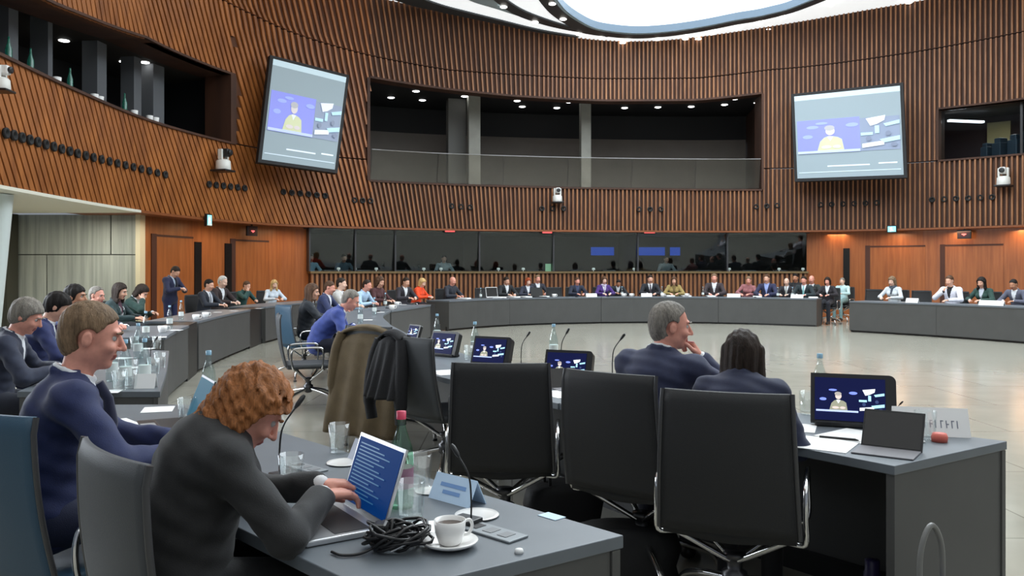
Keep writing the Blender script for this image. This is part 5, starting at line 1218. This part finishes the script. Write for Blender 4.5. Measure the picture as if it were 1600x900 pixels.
# --- ring desks: monitors, microphones, papers
def at_monitor(px, py, rz, txt, sc=1): return place(monitor, TP(px, py), rz, txt, scale=sc)
at_monitor(1333, 669, -.36, 'large desk monitor showing a speaker on blue, on the right-hand near desk', 1.0)
at_monitor(884, 600, -.42, 'desk monitor with a rounded corner between the two middle chairs', .88)
at_monitor(763, 572, -.55, 'desk monitor above the empty middle chair', .92)
at_monitor(688, 557, -.72, 'desk monitor above the grey chair with the black coat', .88)
mb_ = at_monitor(643, 529, -.9, 'small dark desk monitor behind the black coat', .62)
for px, py, rz, txt, sc in [(818, 572, .9, 'gooseneck microphone right of the monitor above the middle chair', .75), (962, 590, .9, 'gooseneck microphone left of the man in navy', .85), (880, 575, .6, 'gooseneck microphone behind the rounded-corner monitor', .85), (1400, 668, .9, 'small microphone between the large monitor and the name plate', .35)]:
    place(mic, TP(px, py), rz, txt, scale=sc)
place(bottle, TP(742, 556), 0, 'water bottle left of the monitor above the middle chair')
place(bottle, TP(683, 535), 0, 'water bottle behind the grey chair\'s monitor')
place(bottle, TP(865, 562), 0, 'water bottle behind the rounded-corner monitor')
place(bottle, TP(1281, 640), 0, 'clear bottle left of the large desk monitor')
place(tumbler, TP(1262, 648), 0, 'drinking glass left of the large desk monitor')
place(tumbler, TP(732, 562), 0, 'drinking glass beside the bottle above the middle chair')
place(tumbler, TP(1446, 687), 0, 'drinking glass in front of the white name plate', scale=1.15)
for px, py, rz, txt, sc in [(700, 582, .5, 'white papers left of the monitor above the middle chair', (1.1, .9, 1)), (875, 616, .5, 'white papers below the rounded-corner monitor', (.9, .9, 1)), (1340, 682, -.9, 'white sheet below the large desk monitor', (1.2, .9, 1)), (1287, 694, -.6, 'white sheet beside the long-haired person\'s sleeve', (1.1, .9, 1)), (1240, 668, -.4, 'white sheet left of the large monitor\'s base', (.9, .7, 1))]:
    place(paper, TP(px, py), rz, txt, scale=sc)
pn = MB().tube([(-.08, 0, .006), (.06, 0, .006), (.075, 0, .004)], [.005, .005, .001], 8).build('black_pen', BLACK); tag(pn, 'black pen lying between the two white sheets on the right-hand near desk', 'pen'); pn.location = TP(1312, 687); pn.rotation_euler = (0, 0, -.5)
# folded tablet cover standing as a tablet
def tablet(px, py, rz, txt, sc=1, scr=None):
    r = empty('tablet', TP(px, py), rz, txt, 'tablet'); r.scale = (sc,)*3
    a = math.radians(26); w, h = .25, .175; up = Vector((0, math.sin(a), math.cos(a))); n = Vector((0, math.cos(a), -math.sin(a)))
    q = [Vector((x, 0, 0))+up*z for x, z in ((-w/2, h), (w/2, h), (w/2, 0), (-w/2, 0))]
    m = MB(); quad_box(m, q, -.008, 0); m.build('tablet_body', BLACK, r)
    q2 = [Vector((x, 0, 0))+up*z-n*.0005 for x, z in ((-w/2+.008, h-.01), (w/2-.008, h-.01), (w/2-.008, .01), (-w/2+.008, .01))]
    m = MB(); quad_box(m, q2, 0, .001); m.build('screen', scr or mat('screen_off', (.012, .010, .010), .12), r)
    m = MB(); o = up*h*.7; m.add([o+Vector((-w*.3, 0, 0)), o+Vector((w*.3, 0, 0)), (w*.3, .17, .002), (-w*.3, .17, .002), o+Vector((-w*.3, .004, 0)), o+Vector((w*.3, .004, 0)), (w*.3, .175, .002), (-w*.3, .175, .002)], [(0, 1, 2, 3), (7, 6, 5, 4), (0, 4, 5, 1), (2, 6, 7, 3), (1, 5, 6, 2), (0, 3, 7, 4)]); m.build('kickstand', BLACK, r)
    k = MB().rbox((0, -.10, .004), (w*.98, .18, .006), .002); k.build('keyboard_cover', mat('cover_grey', sRGB(120, 118, 122), .6), r)
    return r
tablet(1392, 702, -.62, 'black tablet standing on its cover at the right-hand near desk', .9)
tablet(882, 606, .35, 'small tablet leaning in front of the rounded-corner monitor', .72, mat('screen_dim', (.02, .018, .018), .12))
# white name plate with writing, on the right-hand near desk
t = tent(.30, .115, PAPER, None); tag(t, 'large white folded name plate with dark lettering on the right-hand near desk', 'name plate'); t.location = TP(1452, 678); t.rotation_euler = (0, 0, -.25); 
q = MB(); h, d = .115, .0575
def on_plate(x0, x1, z0, z1): 
    f = lambda z: -d*(1-z/h)-.0012
    q.add([(x0, f(z0), z0), (x1, f(z0), z0), (x1, f(z1), z1), (x0, f(z1), z1)], [(0, 1, 2, 3)])
for i, x in enumerate(np.linspace(-.07, .10, 9)):      # worn lettering that the photo only hints at
    on_plate(x, x+.004, .035, .065); 
    if i % 2: on_plate(x, x+.012, .061, .065)
    if i % 3 == 0: on_plate(x, x+.012, .048, .052)
q.build('lettering', INK, t)
rd = MB().lathe([(0, 0), (.03, 0), (.032, .02), (.026, .035), (0, .036)], 16).build('red_lid_tub', mat('tub_red', sRGB(220, 110, 96), .5)); tag(rd, 'small red-topped tub in front of the white name plate', 'tub'); rd.location = TP(1468, 690)
wl = MB().rbox((0, 0, .004), (.09, .06, .008), .003).build('white_coaster', WHITE); tag(wl, 'small white pad under the glass before the name plate', 'pad'); wl.location = TP(1424, 690)
# --- things on the far desks
for i, (px, w_, txt) in enumerate([(1149, 1.1, 'white name card on the far desk before the white-shirted person'), (1247, 1.0, 'white name card on the far desk before the teal tie'), (1006, .95, 'white name card on the far desk before the black suit'), (924, 1.0, 'white name card on the far desk left of the purple jacket'), (1138, .9, 'white name card on the far desk left of the largest one')][:4]):
    q_, f = behind(px, AIN, .18); place(card, (q_[0], q_[1], TZ), facing(-f[0], -f[1])+math.pi, txt, scale=(w_*1.35, 1, 1.15))
for px, txt in [(1423, 'white name card before the patterned white top'), (1541, 'white name card before the green jacket, left of a second card'), (1559, 'white name card right of another card before the green jacket')]:
    q_, f = behind(px, smooth_curve(BIN, 8), .2); place(card, (q_[0], q_[1], TZ), facing(-f[0], -f[1])+math.pi, txt, scale=(1.2, 1, 1.2))
for px, off, txt in [(728, .3, 'white papers before the bald person in the wide suit'), (778, .3, 'white papers left of the black suit on the far desk'), (806, .35, 'white papers right of the black suit on the far desk'), (822, .3, 'white papers before the red-haired person'), (850, .35, 'white papers right of the red-haired person'), (1050, .3, 'white papers before the mustard jacket'), (1068, .3, 'white papers right of the mustard jacket'), (1112, .3, 'white papers before the white shirt on the far desk'), (1183, .3, 'white papers before the navy suit on the far desk'), (1275, .35, 'white papers at the right end of the far desk')]:
    q_, f = behind(px, AIN, off+.14); place(stack, (q_[0], q_[1], TZ), facing(*f)+.2, txt, scale=(1.1, 1, 2.0))
for px, off, txt in [(753, .3, 'tall clear bottle right of the bald person in the wide suit'), (1219, .3, 'tall clear bottle left of the balding person with grey tie'), (972, .3, 'small bottle right of the purple jacket'), (1035, .3, 'small bottle left of the mustard jacket'), (1098, .3, 'small bottle left of the white shirt on the far desk'), (1240, .4, 'small bottle behind a white card near the far right end')]:
    q_, f = behind(px, AIN, off); place(bottle, (q_[0], q_[1], TZ), 0, txt)
for px, off, txt in [(972, .15, 'white cup right of the purple jacket on the far desk'), (1039, .15, 'white cup left of the mustard jacket on the far desk'), (1078, .15, 'white cup right of the mustard jacket on the far desk'), (862, .2, 'white cup right of the second-row person on the far desk'), (992, .15, 'white cup left of the black suit\'s name card')]:
    q_, f = behind(px, AIN, off); place(cup, (q_[0], q_[1], TZ), .3, txt, scale=1.5)
wlp = laptop_('', mat('lid_dark', (.02, .02, .02), .4), None, mat('white_shell', (.8, .8, .8), .4), ang=100); wlp['category'] = 'laptop'; q_, f = behind(775, AIN, .42); wlp.location = (*q_, TZ); wlp.rotation_euler = (0, 0, facing(-f[0], -f[1])); wlp['label'] = 'white-backed laptop open on the far desk left of the black suit'
wlp.scale = (1.3,)*3
blp = laptop_('', mat('lid_dark', (.02, .02, .02), .4), None, BLACK, ang=100); blp['category'] = 'laptop'; q_, f = behind(838, AIN, .35); blp.location = (*q_, TZ); blp.rotation_euler = (0, 0, facing(-f[0], -f[1])); blp['label'] = 'black-backed laptop open on the far desk before the second-row person'; blp.scale = (1.2,)*3
for px, txt in [(1182, 'gooseneck microphone left of the navy suit with blue shirt'), (954, 'gooseneck microphone right of the purple jacket'), (906, 'gooseneck microphone before the dark navy suit')]:
    q_, f = behind(px, AIN, .11); place(mic, (q_[0], q_[1], TZ), facing(*f), txt)
for px, py, txt in [(612, 484, 'white cup at the inner edge of the left ring desk'), (620, 478, 'white cup behind another cup on the left ring desk'), (650, 471, 'white papers cup at the corner of the ring desk')][:2]:
    place(cup, TP(px, py), .3, txt, scale=1.4)
for px, py, txt in [(602, 480, 'clear bottle on the left ring desk before the dark red top'), (585, 492, 'clear bottle on the ring desk before the light blue shirt'), (563, 505, 'clear bottle right of the bright blue jacket')]:
    place(bottle, TP(px, py), 0, txt)
for px, py, rz, txt in [(630, 476, 0, 'white sheet on the corner of the left ring desk'), (595, 488, .2, 'white sheet on the left ring desk before the dark red top'), (575, 500, .1, 'white sheet on the ring desk before the bright blue jacket')]:
    place(paper, TP(px, py), rz, txt)
for px, py, rz, txt in [(590, 487, 1.4, 'gooseneck microphone on the left ring desk beside the bottles'), (606, 482, 1.2, 'gooseneck microphone on the left ring desk near its inner edge')]:
    place(mic, TP(px, py), rz, txt)
# ------------------------------------------------------------------ coats and bags
COAT = mat('coat_brown', sRGB(104, 90, 68), .9, noise=.15, nscale=8, bump=.3, bscale=120); COATK = mat('coat_black', (.012, .012, .014), .85, bump=.3, bscale=90)
def draped(name, bx, by, fx, fy, w0, w1, ztop, zbot, m, txt, x0=0., fold=.02, asym=0.):
    f = Vector((fx, fy, 0)).normalized(); r = empty(name, (bx, by, 0), facing(fx, fy), txt, 'coat')
    def fn(u, v):
        x = u-.5; w = w0+(w1-w0)*min(1, v*1.1)**.8; z = ztop-(ztop-zbot)*v-.05*(2*x)**2*max(0, 1-v*4)
        y = -.055-.02*math.sin(v*3)+fold*math.sin(x*22+v*2)*v-.10*v*v*(1-(2*x)**2*.6)+.05*(2*x)**2*(1-v)+(.07 if v > .0 else 0)*max(0, 1-v*9)
        return Vector((x0+x*w+asym*v, y, z)), Vector((-.3*x, -1, .1)).normalized()
    MB().sheet(fn, 26, 26, .022).build('back_panel', m, r)
    def fr(u, v):
        x = u-.5; w = w0*.96; z = ztop-.015-(ztop-zbot)*.28*v; return Vector((x0+x*w, .05+.02*math.sin(v*3)+.01*math.sin(x*20), z)), Vector((0, 1, .1)).normalized()
    MB().sheet(fr, 16, 8, .018).build('front_fold', m, r)
    MB().sheet(lambda u, v: (Vector((x0+(u-.5)*w0*.93, -.05+.10*v, ztop+.018*math.sin(v*math.pi)-.05*(2*u-1)**2)), Vector((0, 0, 1))), 14, 6, .02).build('shoulder_fold', m, r)
    for s in (-1, 1):
        MB().tube(smooth_curve([(x0+s*w0*.48, -.02, ztop-.05), (x0+s*(w0*.5+.035), -.05, ztop-.2), (x0+s*(w0*.5+.05), -.07, ztop-.45), (x0+s*(w0*.5+.035), -.06, ztop-.60)], 6), [.042]*8+[.046]*6+[.04]*5, 10).build('sleeve', m, r)
    return r
draped('brown_coat', -1.17, 6.75, .5, .87, .52, .76, .99, .13, COAT, 'long brown coat hung over the back of a chair on the left of the ring')
draped('black_coat', -.82, 5.74, .72, .7, .26, .36, 1.02, .58, COATK, 'black coat slung over the left corner of the grey empty chair', 0.0)
BAG = mat('bag_black', (.010, .010, .011), .7, bump=.2, bscale=60)
def bag(px, py, w, d, h, rz, txt, handle=True, m=None, hm=None, hh=.14, sides=(-1, 1)):
    p = P(px, py, 0.005); r = empty('bag', p, rz, txt, 'bag')
    bm = bmesh.new(); bmesh.ops.create_cube(bm, size=1); bmesh.ops.subdivide_edges(bm, edges=bm.edges[:], cuts=5, use_grid_fill=True)
    for v in bm.verts:
        x, y, z = v.co; k = 1-.35*(z+.5)**2*.8
        sq = 1/max(1, (abs(2*x)**4+abs(2*y)**4)**.25)
        v.co = (x*w*sq*(1+.05*math.sin(z*9)), y*d*sq*k, (z+.5)*h*(1-.10*(2*x)**2*(z+.5)))
    b = MB(); bm.verts.index_update(); b.add([v.co.copy() for v in bm.verts], [[v.index for v in f.verts] for f in bm.faces], 0, True); bm.free(); b.build('bag_body', m or BAG, r)
    if handle:
        for s in sides: MB().tube(smooth_curve([(-w*.22, s*d*.2, h*.9), (-w*.20, s*d*.2, h+hh*.6), (0, s*d*.15, h+hh), (w*.20, s*d*.2, h+hh*.6), (w*.22, s*d*.2, h*.9)], 6), .009, 8).build('handle', hm or m or BAG, r)
    return r
bag(880, 838, .42, .22, .30, .3, 'black bag on the floor below the second chair', True)
bag(975, 905, .5, .26, .26, -.1, 'large black bag on the floor under the chairs, partly hidden by the foreground table', False)
hb = bag(1455, 1113, .30, .14, .42, .58, 'navy handbag with a tall grey arched handle against the end of the right-hand desk', True, mat('bag_navy', (.02, .025, .06), .6), mat('handle_grey', sRGB(112, 112, 110), .35), .19, (0,))
fl = MB().lathe([(0, 0), (.034, 0), (.036, .01), (.036, .17), (.030, .18), (.030, .225), (0, .23)], 16).build('thermos_flask', mat('flask_purple', sRGB(50, 42, 84), .4)); tag(fl, 'dark purple flask standing on the floor at the lower right, beside the handbag', 'flask'); fl.location = P(1363, 958, 0)
bag(1262, 838, .30, .18, .20, .5, 'small dark bag on the floor right of the large black chair', True)
# ------------------------------------------------------------------ interpreters' booths behind the far glass
seat_n = 0
for px, top_, txt in ((512, (172, 205, 225), 'person in a pale blue shirt sitting behind the leftmost booth window'), (708, (185, 200, 205), 'person in a pale grey shirt sitting behind the booth glass above the far row'), (560, (90, 110, 125), 'person in a slate shirt behind the booth glass above the light blue shirt'), (1058, (150, 160, 165), 'person in a grey shirt behind the booth glass above the mustard jacket')):
    x, y = wp(u_of(px), -1.5); tx, ty = np.interp(u_of(px), SEG, NIN[:, 0]), np.interp(u_of(px), SEG, NIN[:, 1])
    b = person((x, y), (tx, ty), txt, lod=.016, lean=10, pitch=16, hair='dark', style='short', skin='fair', top=top_, jacket=False, trousers=(28, 30, 40)); b.location.z = .62
    tag(MB().lathe([(.24, 0), (.25, .02), (.04, .06), (.04, .98), (.22, 1.03), (.22, 1.09), (0, 1.09)], 20, (0, 0, 0)).build('booth_stool', BLACK), 'stool under the '+txt.split(' sitting')[0].split(' behind')[0]+' in the booth', 'stool').location = (x, y, 0)
struct(ribbon(492, 1262, -1.3, -.5, 1.34, 1.40), 'trim_booth_shelf', mat('booth_shelf', sRGB(70, 66, 60), .5))
con = MB().rbox((0, 0, .05), (.42, .25, .10), .02).build('interpreter_console', mat('console_teal', sRGB(44, 58, 64), .4)); con['category'] = 'console'
lam = MB().lathe([(0, 0), (.05, 0), (.05, .015), (.012, .02), (.012, .10), (.055, .11), (.045, .17), (0, .175)], 12).build('desk_lamp', mat('lamp_white', (.85, .87, .84), .4, emit=.5)); lam['category'] = 'lamp'
for i, px in enumerate((530, 580, 640, 700, 790, 840, 910, 960, 1060, 1110, 1180, 1225)):
    x, y = wp(u_of(px), -.85); place(con, (x, y, 1.40), facing(np.interp(u_of(px), SEG, NIN[:, 0]), np.interp(u_of(px), SEG, NIN[:, 1])), 'dark teal interpreter console on the shelf behind the booth glass', 'booth consoles')
for i, px in enumerate((540, 565, 598, 670, 696, 824, 934, 998, 1147, 1222, 1260-3, 785)):
    x, y = wp(u_of(px), -.62); place(lam, (x, y, 1.40), 0, 'small white lamp in the row along the booth window sill', 'booth sill lamps')
BSC = mat('booth_screen_blue', sRGB(20, 90, 200), .3, emit=.9, ecol=sRGB(10, 70, 190))
for px, w, txt in ((966, .8, 'glowing blue screen behind the booth glass left of a longer one'), (1040, 1.2, 'long glowing blue screen behind the booth glass'), (1084, .35, 'small glowing blue screen right of the long one in the booth')):
    x, y = wp(u_of(px), -2.4); r = empty('booth_screen', (x, y, 2.15), facing(np.interp(u_of(px), SEG, NIN[:, 0]), np.interp(u_of(px), SEG, NIN[:, 1])), txt, 'screen')
    MB().rbox((0, -.03, 0), (w+.06, .06, .36), .01).build('housing', BLACK, r); MB().box((0, .003, 0), (w, .006, .28)).build('display', BSC, r)
    MB().box((0, -.30, 0), (.05, .5, .05)).build('wall_arm', BLACK, r)
gs = MB().box((0, 0, .12), (.18, .02, .24)).build('green_sign', mat('sign_green', sRGB(150, 200, 160), .5, emit=.5)); x, y = wp(u_of(862), -.5); gs.location = (x, y, 1.46); tag(gs, 'pale green card standing on the booth sill above the far row', 'card')
# equipment behind the right-hand gallery glass
EQ = mat('equipment_dark', sRGB(38, 52, 60), .5)
eq = MB().rbox((0, 0, .22), (.42, .3, .44), .03).rbox((0, .02, .5), (.3, .2, .16), .03).build('camera_equipment', EQ); eq['category'] = 'equipment'
for px, sc, txt in ((1536, .8, 'dark equipment on the right booth sill, leftmost'), (1556, 1.0, 'dark equipment on the right booth sill below the pale panel'), (1580, 1.1, 'dark equipment on the right booth sill near the mullion'), (1600, 1.2, 'dark equipment on the right booth sill at the photo edge')):
    x, y = wp(u_of(px), -.7); place(eq, (x, y, zsill(px)), .3, txt, scale=sc)
